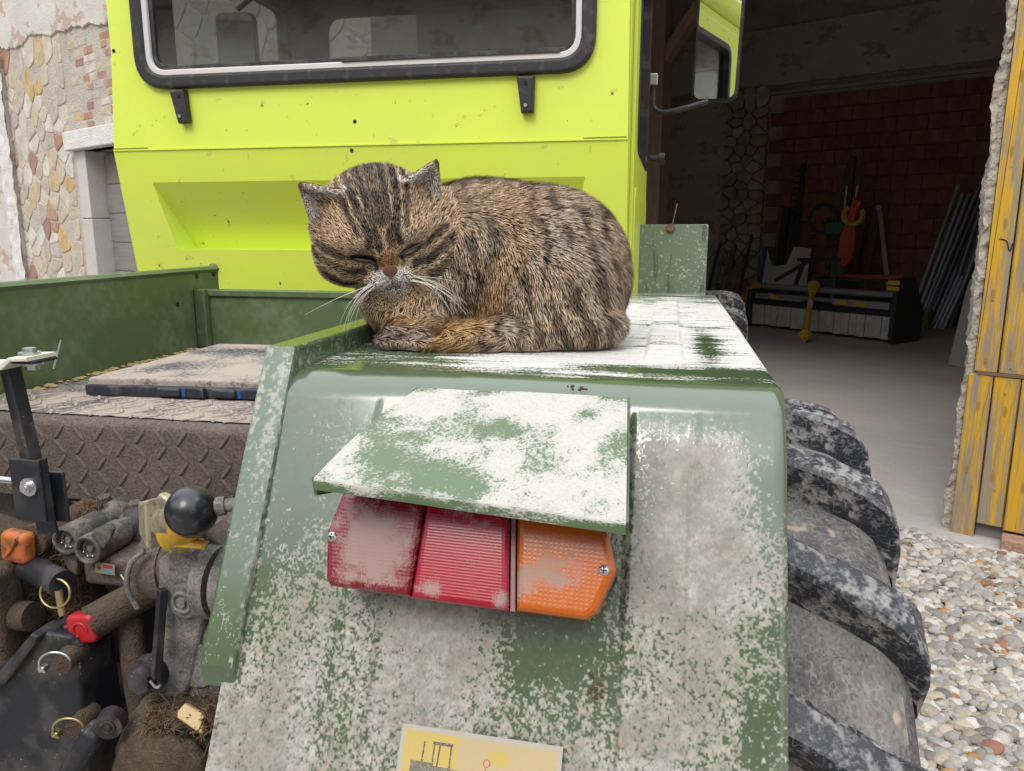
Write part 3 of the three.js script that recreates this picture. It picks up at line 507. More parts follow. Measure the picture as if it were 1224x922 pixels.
// ---- rear hitch and hydraulics beside the mudguard
{
  const tr = (n, g, m, p = tractor) => mesh(n, g, m, p);
  // support bar with a clamp and a cream coloured plate bolted on top
  const post = tr('support_bar', [bar(V(-0.816, 1.437, -0.82), V(-0.789, 1.24, -0.82), 0.021, 0.006, 0.002), bar(V(-0.833, 1.43, -0.835), V(-0.806, 1.2, -0.835), 0.004, 0.03)], M.blackSteel);
  tr('clamp', [box(-0.826, -0.780, 1.228, 1.312, -0.812, -0.806, 0.002), box(-0.786, -0.780, 1.228, 1.312, -0.822, -0.807, 0.002), box(-0.80, -0.778, 1.215, 1.285, -0.846, -0.84, 0.002)], M.blackSteel, post);
  tr('clamp_bolt', [...bolt(V(-0.797, 1.276, -0.8055), V(0, 0, 1), 0.008, 0.009), cyl(V(-0.797, 1.276, -0.797), V(-0.797, 1.276, -0.795), 0.004, 0.004, 12)], M.brightSteel, post);
  tr('stay_rod', [cyl(V(-0.98, 1.278, -0.83), V(-0.815, 1.277, -0.815), 0.005)], M.brightSteel, post);
  const cp = tr('bracket_plate', [prism([[-0.95, 1.424], [-0.806, 1.430], [-0.792, 1.441], [-0.768, 1.442], [-0.768, 1.447], [-0.794, 1.446], [-0.81, 1.436], [-0.95, 1.430]], 0.05, 0.001).translate(0, 0, -0.845)], M.creamPlate);
  tr('plate_washer', [box(-0.80, -0.766, 1.4375, 1.441, -0.842, -0.80, 0.001)], M.blackSteel, cp);
  tr('plate_bolt', bolt(V(-0.786, 1.447, -0.82), V(0, 1, 0), 0.0085, 0.008), M.brightSteel, cp);
  tr('plate_nut', bolt(V(-0.784, 1.4365, -0.82), V(0, -1, 0), 0.0085, 0.009), M.brightSteel, cp);

  // valve block with two bolts, three couplers lying side by side
  const block = tr('valve_block', [prism([[-1.02, 1.07], [-0.83, 1.055], [-0.835, 1.09], [-0.875, 1.1], [-0.91, 1.118], [-0.945, 1.112], [-0.975, 1.13], [-1.02, 1.122]], 0.06, 0.008, [], 2).translate(0, 0, -1.175)], M.plate);
  for (const [x, y] of [[-0.965, 1.125], [-0.905, 1.118]]) tr('block_bolt', bolt(V(x, y, -1.13), V(0, 1, 0.2), 0.012, 0.014), M.plate, block);
  const coupler = (name, x, y, z0, len, r, mat) => { const prof = [[0.0001, 0], [r * 0.97, 0], [r, -0.004], [r, -len * 0.5], [r * 0.9, -len * 0.55], [r * 0.9, -len * 0.75], [r * 1.05, -len * 0.78], [r * 1.05, -len], [0.0001, -len]].map(q => new THREE.Vector2(...q)); return tr(name, new THREE.LatheGeometry(prof, 28).rotateX(Math.PI / 2).translate(x, y, z0), mat); };
  const o = coupler('hydraulic_coupler', -1.0, 1.103, -1.0, 0.14, 0.0265, M.mud);
  tr('orange_cap', [new RoundedBoxGeometry(0.05, 0.053, 0.028, 3, 0.011).rotateZ(-0.1).translate(-1.013, 1.10, -0.987)], M.orange, o).userData.label = 'dirty orange dust cap';
  tr('cap_ridge', [tube([V(-1.025, 1.087, -0.972), V(-1.012, 1.1, -0.9705), V(-1.0, 1.117, -0.972)], 0.003, 10, 6)], M.orange, o);
  for (const [x, y, z, turn] of [[-0.937, 1.1085, -1.0, 0], [-0.889, 1.101, -0.99, 1]]) {
    const g = new THREE.LatheGeometry([[0.017, -0.012], [0.017, 0], [0.0225, 0.001], [0.0245, -0.003], [0.0245, -0.075], [0.02, -0.085], [0.02, -0.11], [0.027, -0.115], [0.027, -0.15]].map(q => new THREE.Vector2(...q)), 28).rotateX(Math.PI / 2).translate(x, y, z);
    const c = tr('hydraulic_coupler', g, M.couplerGrey);
    tr('socket', [cyl(V(x, y, z - 0.013), V(x, y, z - 0.012), 0.0185), new THREE.TorusGeometry(0.013, 0.0022, 6, 22).translate(x, y, z - 0.010), cyl(V(x, y, z - 0.012), V(x, y, z - 0.006), 0.006, 0.005, 12)], M.dirtySteel, c);
    for (let k = 0; k < 3; k++) tr('ball_bearing', [new THREE.SphereGeometry(0.0022, 8, 6).translate(x + 0.0125 * Math.cos(3.6 + k * 0.75), y + 0.0125 * Math.sin(3.6 + k * 0.75), z - 0.0065)], M.brightSteel, c);
    const lev = prism([[-0.016, 0.0], [0.016, 0.0], [0.012, -0.02], [0.007, -0.04], [-0.004, -0.041], [-0.011, -0.024]], 0.007, 0.0025, [], 2).rotateZ(turn ? 2.3 : 0.1).translate(x + (turn ? 0.016 : 0), y + (turn ? 0.014 : -0.020), z - (turn ? 0.012 : 0.012));
    tr('release_lever', lev, M.couplerGrey, c);
  }
  {
    const cv = document.createElement('canvas'); cv.width = 128; cv.height = 64; const c = cv.getContext('2d');
    c.fillStyle = '#8f8468'; c.fillRect(0, 0, 128, 64); c.fillStyle = '#a03434'; c.fillRect(52, 8, 62, 22); c.fillStyle = '#5a93ad'; c.fillRect(52, 32, 62, 22); c.fillStyle = '#5d5140'; c.beginPath(); c.arc(26, 32, 14, 0, 7); c.fill();
    const t = new THREE.CanvasTexture(cv); t.colorSpace = THREE.SRGBColorSpace; const g = new THREE.PlaneGeometry(0.036, 0.019).rotateZ(-0.06).translate(-0.868, 1.068, -1.0); g.keepUV = true;
    tr('function_label', g, new THREE.MeshStandardMaterial({ map: t, roughness: 0.7 }));
  }

  // valve body and pipes behind them
  tr('valve_body', [cyl(V(-0.92, 1.075, -1.13), V(-0.60, 1.10, -1.1), 0.045), box(-0.92, -0.82, 1.03, 1.08, -1.12, -1.01, 0.01), cyl(V(-0.7, 1.05, -1.08), V(-0.5, 1.16, -1.1), 0.06, 0.05)], M.plate);
  tr('mud_wall', [prism([[-1.16, 0.7], [-0.93, 0.7], [-0.935, 0.98], [-0.96, 1.075], [-1.16, 1.12]], 0.06, 0.02, [], 2).translate(0, 0, -1.09)], M.mud);
  // hitch pin with a ring
  const pin = tr('hitch_pin', [cyl(V(-1.01, 1.058, -1.0), V(-0.912, 1.056, -0.96), 0.0215, 0.0215, 24)], M.blackSteel);
  tr('pull_ring', [new THREE.TorusGeometry(0.0272, 0.0022, 8, 40).scale(1, 0.82, 1).rotateX(-0.25).rotateZ(0.1).translate(-0.917, 1.046, -0.948)], M.brass, pin);
  tr('ring_shank', [cyl(V(-0.912, 1.05, -0.95), V(-0.905, 1.012, -0.945), 0.006)], M.brass, pin);

  // coupler with the red cap on a muddy pipe
  const rp = tr('hydraulic_coupler', [cyl(V(-0.862, 1.0, -0.95), V(-0.775, 1.045, -1.04), 0.0275, 0.026, 24), cyl(V(-0.775, 1.045, -1.04), V(-0.72, 1.075, -1.09), 0.022, 0.022, 20)], M.mud);
  tr('red_cap', [prism(rrect(-0.024, 0.024, -0.023, 0.023, 0.012), 0.024, 0.006, [], 3).rotateZ(0.12).translate(-0.865, 0.998, -0.955), prism([[-0.024, 0.004], [-0.046, -0.008], [-0.044, -0.02], [-0.02, -0.02]], 0.012, 0.003).translate(-0.865, 0.998, -0.952)], M.redCap, rp).userData.label = 'red rubber dust cap';
  tr('cap_rib', [new THREE.TorusGeometry(0.012, 0.0022, 6, 20, 4.4).translate(-0.864, 0.998, -0.9305)], M.redCap, rp);
  tr('red_collar', [new THREE.TorusGeometry(0.029, 0.0055, 8, 28).rotateY(0.7).rotateX(-0.2).translate(-0.775, 1.045, -1.035), cyl(V(-0.76, 1.03, -1.05), V(-0.70, 1.05, -1.09), 0.034)], M.redCap, rp);
  tr('wire', [tube([V(-0.84, 1.06, -1.0), V(-0.815, 1.045, -0.99), V(-0.8, 1.07, -1.0)], 0.0014, 10, 5)], M.zinc, rp);

  // spool valve with a yellow collar and the black ball knob
  const kb = V(-0.5975, 1.241, -0.85);
  const valve = tr('lever_base', [prism([[-0.03, -0.028], [0.012, -0.045], [0.03, -0.03], [0.036, 0.0], [0.03, 0.034], [-0.004, 0.04], [-0.03, 0.02]], 0.016, 0.005, [], 2).rotateY(-0.5).translate(-0.652, 1.212, -0.885), prism([[-0.018, -0.026], [0.006, -0.042], [0.014, 0.03], [-0.014, 0.022]], 0.03, 0.005, [], 2).rotateY(-0.5).translate(-0.676, 1.212, -0.9), cyl(V(-0.665, 1.205, -0.9), V(-0.62, 1.22, -0.87), 0.03)], M.zinc);
  for (const [x, y] of [[-0.648, 1.23], [-0.644, 1.19]]) tr('base_bolt', bolt(V(x, y, -0.866), V(-0.3, 0, 1), 0.0055, 0.006), M.zinc, valve);
  const knob = tr('ball_knob', new THREE.SphereGeometry(0.0335, 40, 28).translate(kb.x, kb.y, kb.z), M.ball); knob.userData.label = 'shiny black ball knob';
  tr('yellow_collar', [cyl(V(-0.650, 1.19, -0.888), V(-0.607, 1.224, -0.858), 0.027, 0.024, 28), prism([[-0.03, -0.006], [0.016, -0.006], [0.02, 0.004], [-0.02, 0.008]], 0.012, 0.003).translate(-0.606, 1.190, -0.868)], M.yellowMetal, valve);
  tr('lever_rod', [cyl(V(-0.575, 1.246, -0.855), V(-0.5, 1.252, -0.88), 0.009, 0.009), cyl(V(-0.566, 1.2465, -0.858), V(-0.556, 1.2475, -0.862), 0.0125)], M.dirtySteel, valve);
  tr('white_stone_chip', [new THREE.TetrahedronGeometry(0.018, 1).scale(1, 0.7, 0.5).translate(-0.79, 1.142, -1.05)], plain(0.5, 0.47, 0.42, 0.85), valve);

  // lift arm: forked rocker on a cross shaft with link, flat bar and bolts
  const shaft = tr('rocker_shaft', [cyl(V(-0.72, 1.118, -0.94), V(-0.5, 1.118, -0.94), 0.038, 0.038, 28)], M.plate);
  const rock = prism([[-0.034, 0.028], [-0.012, 0.046], [0.022, 0.046], [0.045, 0.02], [0.04, -0.03], [0.0, -0.165], [-0.012, -0.186], [-0.048, -0.192], [-0.068, -0.172], [-0.068, -0.146], [-0.045, -0.06]], 0.034, 0.008, [], 3).translate(-0.662, 1.112, -0.935);
  const arm = tr('lift_arm', rock, M.dirtySteel); arm.userData.label = 'dusty cast lift arm';
  tr('fork_cheek', [prism([[-0.055, 0.0], [-0.04, 0.04], [-0.008, 0.062], [0.03, 0.062], [0.066, 0.03], [0.05, 0.02], [0.024, 0.048], [-0.01, 0.05], [-0.035, 0.03], [-0.042, -0.05], [-0.058, -0.05]], 0.05, 0.004, [], 2).translate(-0.668, 1.115, -0.985), cyl(V(-0.738, 1.11, -0.95), V(-0.70, 1.112, -0.95), 0.05, 0.052, 30)], M.plate, arm);
  for (const [x0, x1, r] of [[-0.632, -0.612, 0.053], [-0.604, -0.565, 0.05]]) tr('shaft_disc', [cyl(V(x0, 1.105, -0.925), V(x1, 1.105, -0.925), r, r * 0.98, 36)], M.dirtySteel, shaft);
  tr('retaining_wire', [tube([V(-0.712, 1.155, -0.9), V(-0.728, 1.14, -0.89), V(-0.735, 1.105, -0.885), V(-0.726, 1.07, -0.89)], 0.004, 20, 7)], M.dirtySteel, arm);
  tr('boss', [cyl(V(-0.655, 1.085, -0.905), V(-0.655, 1.085, -0.893), 0.026, 0.024, 28), new THREE.TorusGeometry(0.014, 0.003, 8, 24).translate(-0.655, 1.085, -0.892), cyl(V(-0.655, 1.085, -0.9), V(-0.655, 1.085, -0.888), 0.009, 0.007, 6)], M.dirtySteel, arm);
  tr('flat_bar', [bar(V(-0.681, 1.105, -0.888), V(-0.693, 0.975, -0.872), 0.0135, 0.012, 0.002)], M.blackSteel, arm);
  tr('link_bolt', [cyl(V(-0.721, 0.966, -0.9), V(-0.721, 0.966, -0.884), 0.028, 0.027, 28), cyl(V(-0.721, 0.966, -0.885), V(-0.721, 0.966, -0.868), 0.0195, 0.019, 6)], M.blackSteel, arm);
  tr('split_pin', [tube([V(-0.70, 0.972, -0.868), V(-0.688, 0.964, -0.866), V(-0.683, 0.968, -0.868)], 0.0025, 8, 5)], M.dirtySteel, arm);
  tr('lower_link', [prism([[-0.02, 0.05], [0.03, 0.06], [0.05, 0.0], [0.035, -0.07], [-0.03, -0.08], [-0.045, -0.02]], 0.05, 0.012, [], 2).translate(-0.66, 0.985, -0.96), cyl(V(-0.655, 0.98, -0.95), V(-0.655, 0.98, -0.905), 0.036)], M.dirtySteel, arm);
  // cast housing caked with earth
  const bumpy = (g, amp, f, seed) => { const p = g.attributes.position, n = g.attributes.normal; for (let i = 0; i < p.count; i++) { const d = amp * (fb3(p.getX(i) * f, p.getY(i) * f, p.getZ(i) * f, seed) - 0.5) * 2; p.setXYZ(i, p.getX(i) + n.getX(i) * d, p.getY(i) + n.getY(i) * d, p.getZ(i) + n.getZ(i) * d); } g.computeVertexNormals(); return g; };
  const house = tr('axle_housing', bumpy(new THREE.SphereGeometry(1, 60, 40).scale(0.11, 0.125, 0.085), 0.012, 34, 3).translate(-0.69, 0.80, -0.92), M.mud);
  tr('mud_cake', bumpy(new THREE.SphereGeometry(1, 40, 26).scale(0.085, 0.02, 0.045), 0.006, 70, 5).rotateZ(0.08).translate(-0.665, 0.908, -0.905), M.mud, house);
  tr('mud_cake', bumpy(new THREE.SphereGeometry(1, 30, 20).scale(0.045, 0.04, 0.02), 0.008, 80, 8).translate(-0.65, 0.865, -0.845), M.mud, house);
  tr('housing_rib', [bar(V(-0.78, 0.9, -0.85), V(-0.88, 0.74, -0.84), 0.035, 0.03, 0.01)], M.blackSteel, house);
  tr('rubber_plug', [cyl(V(-0.764, 0.906, -0.865), V(-0.758, 0.906, -0.845), 0.0205, 0.0195, 30), new THREE.TorusGeometry(0.009, 0.0016, 6, 24).rotateY(0.2).translate(-0.7575, 0.906, -0.8445), cyl(V(-0.758, 0.906, -0.846), V(-0.7565, 0.906, -0.842), 0.005, 0.004, 12)], M.blackRubber, house);
  const rw = rng(12), fib = []; for (let i = 0; i < 320; i++) { const b = V(-0.71 + rw() * 0.13, 0.912 + (rw() - 0.5) * 0.03, -0.885 + (rw() - 0.5) * 0.06), d = V(rw() - 0.5, rw() * 0.9 - 0.25, rw() - 0.2).normalize().multiplyScalar(0.012 + rw() * 0.022); fib.push(tube([b, b.clone().addScaledVector(d, 0.5).add(V(0, 0.003, 0)), b.clone().add(d)], 0.0006 + rw() * 0.0005, 3, 4)); }
  for (let i = 0; i < 160; i++) { const b = V(-0.6 + rw() * 0.04, 0.9 + rw() * 0.06, -0.9 + rw() * 0.04), d = V(rw() - 0.3, rw() - 0.4, rw() - 0.3).normalize().multiplyScalar(0.012 + rw() * 0.03); fib.push(tube([b, b.clone().addScaledVector(d, 0.5).add(V(0, 0.004, 0)), b.clone().add(d)], 0.0007, 3, 4)); }
  for (let i = 0; i < 260; i++) { const b = V(-1.04 + rw() * 0.11, 0.96 + rw() * 0.13, -1.035 + rw() * 0.015), d = V(rw() - 0.5, rw() - 0.6, rw()).normalize().multiplyScalar(0.012 + rw() * 0.02); fib.push(tube([b, b.clone().addScaledVector(d, 0.5).add(V(0.002, 0.003, 0)), b.clone().add(d)], 0.0007, 3, 4)); }
  for (let i = 0; i < 120; i++) { const b = V(-0.985 + rw() * 0.04, 1.12 + rw() * 0.02, -1.12 + rw() * 0.04), d = V(rw() - 0.5, rw() - 0.4, rw() - 0.3).normalize().multiplyScalar(0.012); fib.push(tube([b, b.clone().addScaledVector(d, 0.5).add(V(0, 0.002, 0)), b.clone().add(d)], 0.0007, 3, 4)); }
  const fm = tr('dry_fibres', fib, M.fibre); fm.userData.kind = 'stuff';
  // black box of the trailer hitch at the left with two lynch pins
  const hb = tr('hitch_frame', [prism([[-1.06, 0.6], [-0.885, 0.6], [-0.868, 0.82], [-0.862, 0.975], [-0.872, 0.992], [-0.925, 0.994], [-0.985, 0.925], [-1.06, 0.9]], 0.075, 0.007, [], 3).translate(0, 0, -0.995)], M.blackSteel);
  tr('hitch_edge', [prism([[-1.1, 0.87], [-0.99, 0.905], [-0.925, 0.98], [-0.918, 0.994], [-0.93, 0.998], [-1.0, 0.925], [-1.1, 0.9]], 0.05, 0.005, [], 2).translate(0, 0, -0.955)], M.blackSteel, hb);
  tr('upright', [box(-1.12, -1.02, 0.6, 1.07, -1.0, -0.94, 0.012), cyl(V(-1.2, 0.975, -0.98), V(-0.99, 0.985, -0.975), 0.024)], M.mud, hb);
  for (const [x, y, m] of [[-0.889, 0.962, M.brightSteel], [-0.880, 0.853, M.brass]]) {
    const lp = tr('lynch_pin', [cyl(V(x + 0.012, y, -0.94), V(x + 0.018, y, -0.895), 0.017, 0.0165, 20)], M.mud, hb);
    tr('pin_ring', [new THREE.TorusGeometry(0.0215, 0.0021, 7, 26, 3.6).rotateZ(0.3).scale(1.1, 0.9, 1).rotateY(0.25).translate(x + 0.01, y, -0.893), box(x - 0.018, x - 0.006, y - 0.014, y - 0.004, -0.9, -0.886, 0.003)], m, hb);
  }
  tr('hydraulic_hose', [tube([V(-0.83, 0.99, -1.0), V(-0.815, 0.9, -0.98), V(-0.8, 0.8, -0.97), V(-0.8, 0.65, -0.97)], 0.02, 24, 10)], M.mud);

  tr('mounting_plate', [prism([[-0.63, 0.6], [-0.44, 0.6], [-0.44, 1.1], [-0.60, 1.06], [-0.63, 0.95]], 0.02, 0.003, [[[-0.615, 0.87], [-0.6, 0.852], [-0.582, 0.86], [-0.576, 0.88], [-0.59, 0.898], [-0.608, 0.893]]]).translate(0, 0, -0.98)], M.blackSteel);
  tr('back_plate', [box(-1.32, -0.44, 0.4, 1.12, -1.3, -1.22)], M.plate);
}
// wood chip lying on the mud, flat box in the bed
{
  const chip = thing('wood_chip', 'pale splinter of wood lying on the earth-caked axle housing', 'wood chip', [-0.636, 0.918, -0.868]);
  mesh('chip', prism([[-0.022, 0.008], [-0.016, 0.02], [0.012, 0.014], [0.018, 0.009], [0.014, 0.005], [0.022, -0.002], [0.024, -0.012], [0.008, -0.008], [-0.02, 0.0]], 0.012, 0.002).rotateX(-0.5).rotateZ(-0.15), plain(0.62, 0.46, 0.26, 0.85), chip);
  const cs = thing('storage_box', 'flat dust-covered box with dark blue rim and latches lying in the green cargo bed', 'box', [-0.96, 1.272, -1.58]);
  mesh('box_lid', prism([[-0.178, 0.255], [0.5, 0.20], [0.5, -0.262], [-0.19, -0.226]].map(([x, z]) => [x, -z]).reverse(), 0.022, 0.006, [], 3).rotateX(-Math.PI / 2).translate(0, 0.016, 0), M.dustLid, cs);
  mesh('box_rim', prism([[-0.182, 0.262], [0.5, 0.2065], [0.5, -0.262], [-0.19, -0.23]].map(([x, z]) => [x, -z]).reverse(), 0.024, 0.003, [], 2).rotateX(-Math.PI / 2), M.rimPlastic, cs);
  for (const [x, z, m] of [[0.0, 0.252, M.rimPlastic], [0.115, 0.243, M.rimPlastic]]) { const l = mesh('latch', [new RoundedBoxGeometry(0.052, 0.019, 0.016, 2, 0.006).translate(x, 0.014, z), box(x + 0.024, x + 0.075, 0.004, 0.024, z - 0.01, z + 0.002, 0.002)], m, cs); mesh('latch_mark', [box(x + 0.03, x + 0.036, 0.006, 0.022, z + 0.0015, z + 0.0035)], plain(0.02, 0.07, 0.3, 0.5), cs); }
}
// ================================================================ the cat
{
  const BASE = V(-0.22, 1.446, -1.08);
  const cat = thing('cat', 'brown tabby cat with a flat face crouching with eyes half shut on the dusty mudguard', 'cat', BASE.toArray());
  // head frame: faces the viewer's side, nose down, tilted a little
  const HC = V(-0.383, 1.600, -1.0), fw0 = V(0.358, 0, 0.934).normalize(), up0 = V(0, 1, 0), rt0 = up0.clone().cross(fw0).normalize();
  const fw = fw0.clone().applyAxisAngle(up0, 7 * RAD), rt1 = up0.clone().cross(fw).normalize(); fw.applyAxisAngle(rt1, 25 * RAD);
  const hx = rt1.clone().applyAxisAngle(fw, 11 * RAD), hy = fw.clone().cross(hx);
  const toHead = p => { const d = p.clone().sub(HC); return V(d.dot(hx), d.dot(hy), d.dot(fw)); };
  const fromHead = (x, y, z) => HC.clone().addScaledVector(hx, x).addScaledVector(hy, y).addScaledVector(fw, z);

  const ell = (x, y, z, c, r) => { const a = (x - c[0]) / r[0], b = (y - c[1]) / r[1], d = (z - c[2]) / r[2], k0 = Math.sqrt(a * a + b * b + d * d), e = a / r[0], f = b / r[1], g = d / r[2], k1 = Math.sqrt(e * e + f * f + g * g); return k1 > 1e-9 ? k0 * (k0 - 1) / k1 : -Math.min(...r); };
  const cap = (x, y, z, a, b, ra, rb) => { const bx = b[0] - a[0], by = b[1] - a[1], bz = b[2] - a[2], px = x - a[0], py = y - a[1], pz = z - a[2], t = cl((px * bx + py * by + pz * bz) / (bx * bx + by * by + bz * bz)); return Math.hypot(px - bx * t, py - by * t, pz - bz * t) - mix(ra, rb, t); };
  const smin = (a, b, k) => { const h = Math.max(k - Math.abs(a - b), 0) / k; return Math.min(a, b) - h * h * k * 0.25; };
  const T = new THREE.Triangle(), tp = V(), tq = V();
  const ears = []; for (const s of [-1, 1]) { const A = V(s * 0.080, 0.014, 0.012), Bq = V(s * 0.030, 0.066, 0.024), K = V(s * 0.060, 0.046, -0.008), P = V(s * 0.086, 0.083, 0.008); ears.push([new THREE.Triangle(A, P, K), new THREE.Triangle(Bq, P, K), s]); }
  function headD(x, y, z) {                     // in head coordinates
    const m = Math.abs(x);
    let d = ell(x, y, z, [0, 0.010, -0.008], [0.080, 0.072, 0.072]);
    d = smin(d, ell(m, y, z, [0.047, -0.020, 0.014], [0.043, 0.039, 0.044]), 0.03);
    d = smin(d, ell(m, y, z, [0.030, 0.017, 0.050], [0.026, 0.014, 0.017]), 0.02);
    d = smin(d, ell(x, y, z, [0, -0.012, 0.062], [0.0135, 0.02, 0.013]), 0.014);
    d = smin(d, ell(m, y, z, [0.0140, -0.0345, 0.063], [0.0195, 0.0150, 0.0175]), 0.009);
    d = smin(d, ell(x, y, z, [0, -0.0525, 0.055], [0.0175, 0.0115, 0.0165]), 0.008);
    const ea = m - 0.0295, eb = y + 0.004, sk = ell(ea * 0.953 + eb * 0.302, -ea * 0.302 + eb * 0.953, z, [0, 0, 0.073], [0.016, 0.0062, 0.011]); d = -smin(-d, sk, 0.007);
    if (m > 0.02 && y > 0.0) { tp.set(x, y, z); for (const [t1, t2, s] of ears) if (s * x > 0) { t1.closestPointToPoint(tp, tq); const a = tq.distanceTo(tp); t2.closestPointToPoint(tp, tq); d = smin(d, Math.min(a, tq.distanceTo(tp)) - 0.0046, 0.012); } }
    return d;
  }
  const toes = []; for (const [px, pz] of [[-0.3545, -0.958], [-0.316, -0.955]]) for (const k of [-1, 0, 1]) toes.push([px + k * 0.0125, 1.4555, pz + 0.014 - Math.abs(k) * 0.005]);
  const tail = [[-0.17, 1.464, -0.985, 0.022], [-0.22, 1.464, -0.972, 0.022], [-0.268, 1.464, -0.958, 0.0205]];
  function dist(x, y, z) {
    let d = ell(x, y, z, [-0.166, 1.537, -1.09], [0.114, 0.121, 0.102]);
    d = smin(d, ell(x, y, z, [-0.262, 1.556, -1.09], [0.100, 0.114, 0.090]), 0.05);
    d = smin(d, ell(x, y, z, [-0.358, 1.517, -1.050], [0.074, 0.074, 0.067]), 0.04);
    d = smin(d, ell(x, y, z, [-0.300, 1.515, -1.035], [0.048, 0.058, 0.045]), 0.025);
    d = smin(d, cap(x, y, z, [-0.31, 1.575, -1.07], [-0.37, 1.59, -1.02], 0.07, 0.064), 0.04);
    d = smin(d, ell(x, y, z, [-0.160, 1.515, -1.036], [0.094, 0.086, 0.064]), 0.014);
    d = smin(d, ell(x, y, z, [-0.150, 1.476, -1.030], [0.098, 0.040, 0.062]), 0.02);
    d = smin(d, cap(x, y, z, [-0.335, 1.5, -1.03], [-0.356, 1.463, -0.975], 0.032, 0.018), 0.02);
    d = smin(d, cap(x, y, z, [-0.30, 1.49, -1.02], [-0.318, 1.463, -0.972], 0.03, 0.018), 0.02);
    for (const t of toes) d = smin(d, Math.hypot(x - t[0], y - t[1], z - t[2]) - 0.0092, 0.006);
    for (let k = 0; k < tail.length - 1; k++) d = smin(d, cap(x, y, z, tail[k], tail[k + 1], tail[k][3], tail[k + 1][3]), 0.012);
    const ox = x - HC.x, oy = y - HC.y, oz = z - HC.z;
    if (ox * ox + oy * oy + oz * oz < 0.022) d = smin(d, headD(ox * hx.x + oy * hx.y + oz * hx.z, ox * hy.x + oy * hy.y + oz * hy.z, ox * fw.x + oy * fw.y + oz * fw.z), 0.018);
    return Math.max(d, BASE.y + 0.0005 - y);
  }
  // surface nets
  const cell = 0.0036, x0 = -0.51, y0 = 1.437, z0 = -1.215, nx = 142, ny = 76, nz = 88;
  const F = new Float32Array(nx * ny * nz), id = new Int32Array(nx * ny * nz).fill(-1), P = [], I = [];
  for (let k = 0; k < nz; k++) for (let j = 0; j < ny; j++) for (let i = 0; i < nx; i++) F[i + nx * (j + ny * k)] = dist(x0 + i * cell, y0 + j * cell, z0 + k * cell);
  const E = [[0, 1], [2, 3], [4, 5], [6, 7], [0, 2], [1, 3], [4, 6], [5, 7], [0, 4], [1, 5], [2, 6], [3, 7]];
  for (let k = 0; k < nz - 1; k++) for (let j = 0; j < ny - 1; j++) for (let i = 0; i < nx - 1; i++) {
    const f = []; let neg = 0; for (let c = 0; c < 8; c++) { const v = F[i + (c & 1) + nx * (j + (c >> 1 & 1) + ny * (k + (c >> 2)))]; f.push(v); if (v < 0) neg++; }
    if (neg === 0 || neg === 8) continue;
    let sx = 0, sy = 0, sz = 0, n = 0; for (const [a, b] of E) if (f[a] < 0 !== f[b] < 0) { const t = f[a] / (f[a] - f[b]); sx += mix(a & 1, b & 1, t); sy += mix(a >> 1 & 1, b >> 1 & 1, t); sz += mix(a >> 2, b >> 2, t); n++; }
    id[i + nx * (j + ny * k)] = P.length / 3; P.push(x0 + (i + sx / n) * cell, y0 + (j + sy / n) * cell, z0 + (k + sz / n) * cell);
  }
  const st = [1, nx, nx * ny];
  for (let k = 1; k < nz - 1; k++) for (let j = 1; j < ny - 1; j++) for (let i = 1; i < nx - 1; i++) { const o = i + nx * (j + ny * k); for (let a = 0; a < 3; a++) { const s0 = F[o] < 0, s1 = F[o + st[a]] < 0; if (s0 === s1) continue; const b = st[(a + 1) % 3], c = st[(a + 2) % 3], q = [id[o], id[o - b], id[o - b - c], id[o - c]]; if (Math.min(...q) < 0) continue; if (s0) I.push(q[0], q[1], q[2], q[0], q[2], q[3]); else I.push(q[0], q[2], q[1], q[0], q[3], q[2]); } }
  const g = new THREE.BufferGeometry(); g.setAttribute('position', new THREE.Float32BufferAttribute(P, 3)); g.setIndex(I); g.computeVertexNormals();
  const grad = (x, y, z) => { const e = 0.0015; return V(dist(x + e, y, z) - dist(x - e, y, z), dist(x, y + e, z) - dist(x, y - e, z), dist(x, y, z + e) - dist(x, y, z - e)).normalize(); };

  // coat pattern: [colour at the root, tip] for a place on the body
  const BEI = [0.76, 0.54, 0.35], GRY = [0.69, 0.53, 0.395], DRK = [0.055, 0.036, 0.025], ORG = [0.74, 0.46, 0.20], WHT = [0.88, 0.83, 0.80], BRN = [0.22, 0.125, 0.065], PAL = [0.74, 0.61, 0.49];
  // the eye slit in head coordinates: 1 on its rim
  const eyeAt = (m, y, ru, rv) => { const a = m - 0.0295, b = y + 0.004, c = 0.953, q = 0.302; return Math.hypot((a * c + b * q) / ru, (-a * q + b * c) / rv); };
  const poly = [[-0.246, 1.648], [-0.212, 1.636], [-0.196, 1.598], [-0.212, 1.553], [-0.228, 1.512], [-0.262, 1.484], [-0.288, 1.462]];
  const segD = (px, py, L) => { let m = 9, at = 0; for (let k = 0; k < L.length - 1; k++) { const [ax, ay] = L[k], bx = L[k + 1][0] - ax, by = L[k + 1][1] - ay, t = cl(((px - ax) * bx + (py - ay) * by) / (bx * bx + by * by)), d = Math.hypot(px - ax - bx * t, py - ay - by * t); if (d < m) { m = d; at = (k + t) / (L.length - 1); } } return [m, at]; };
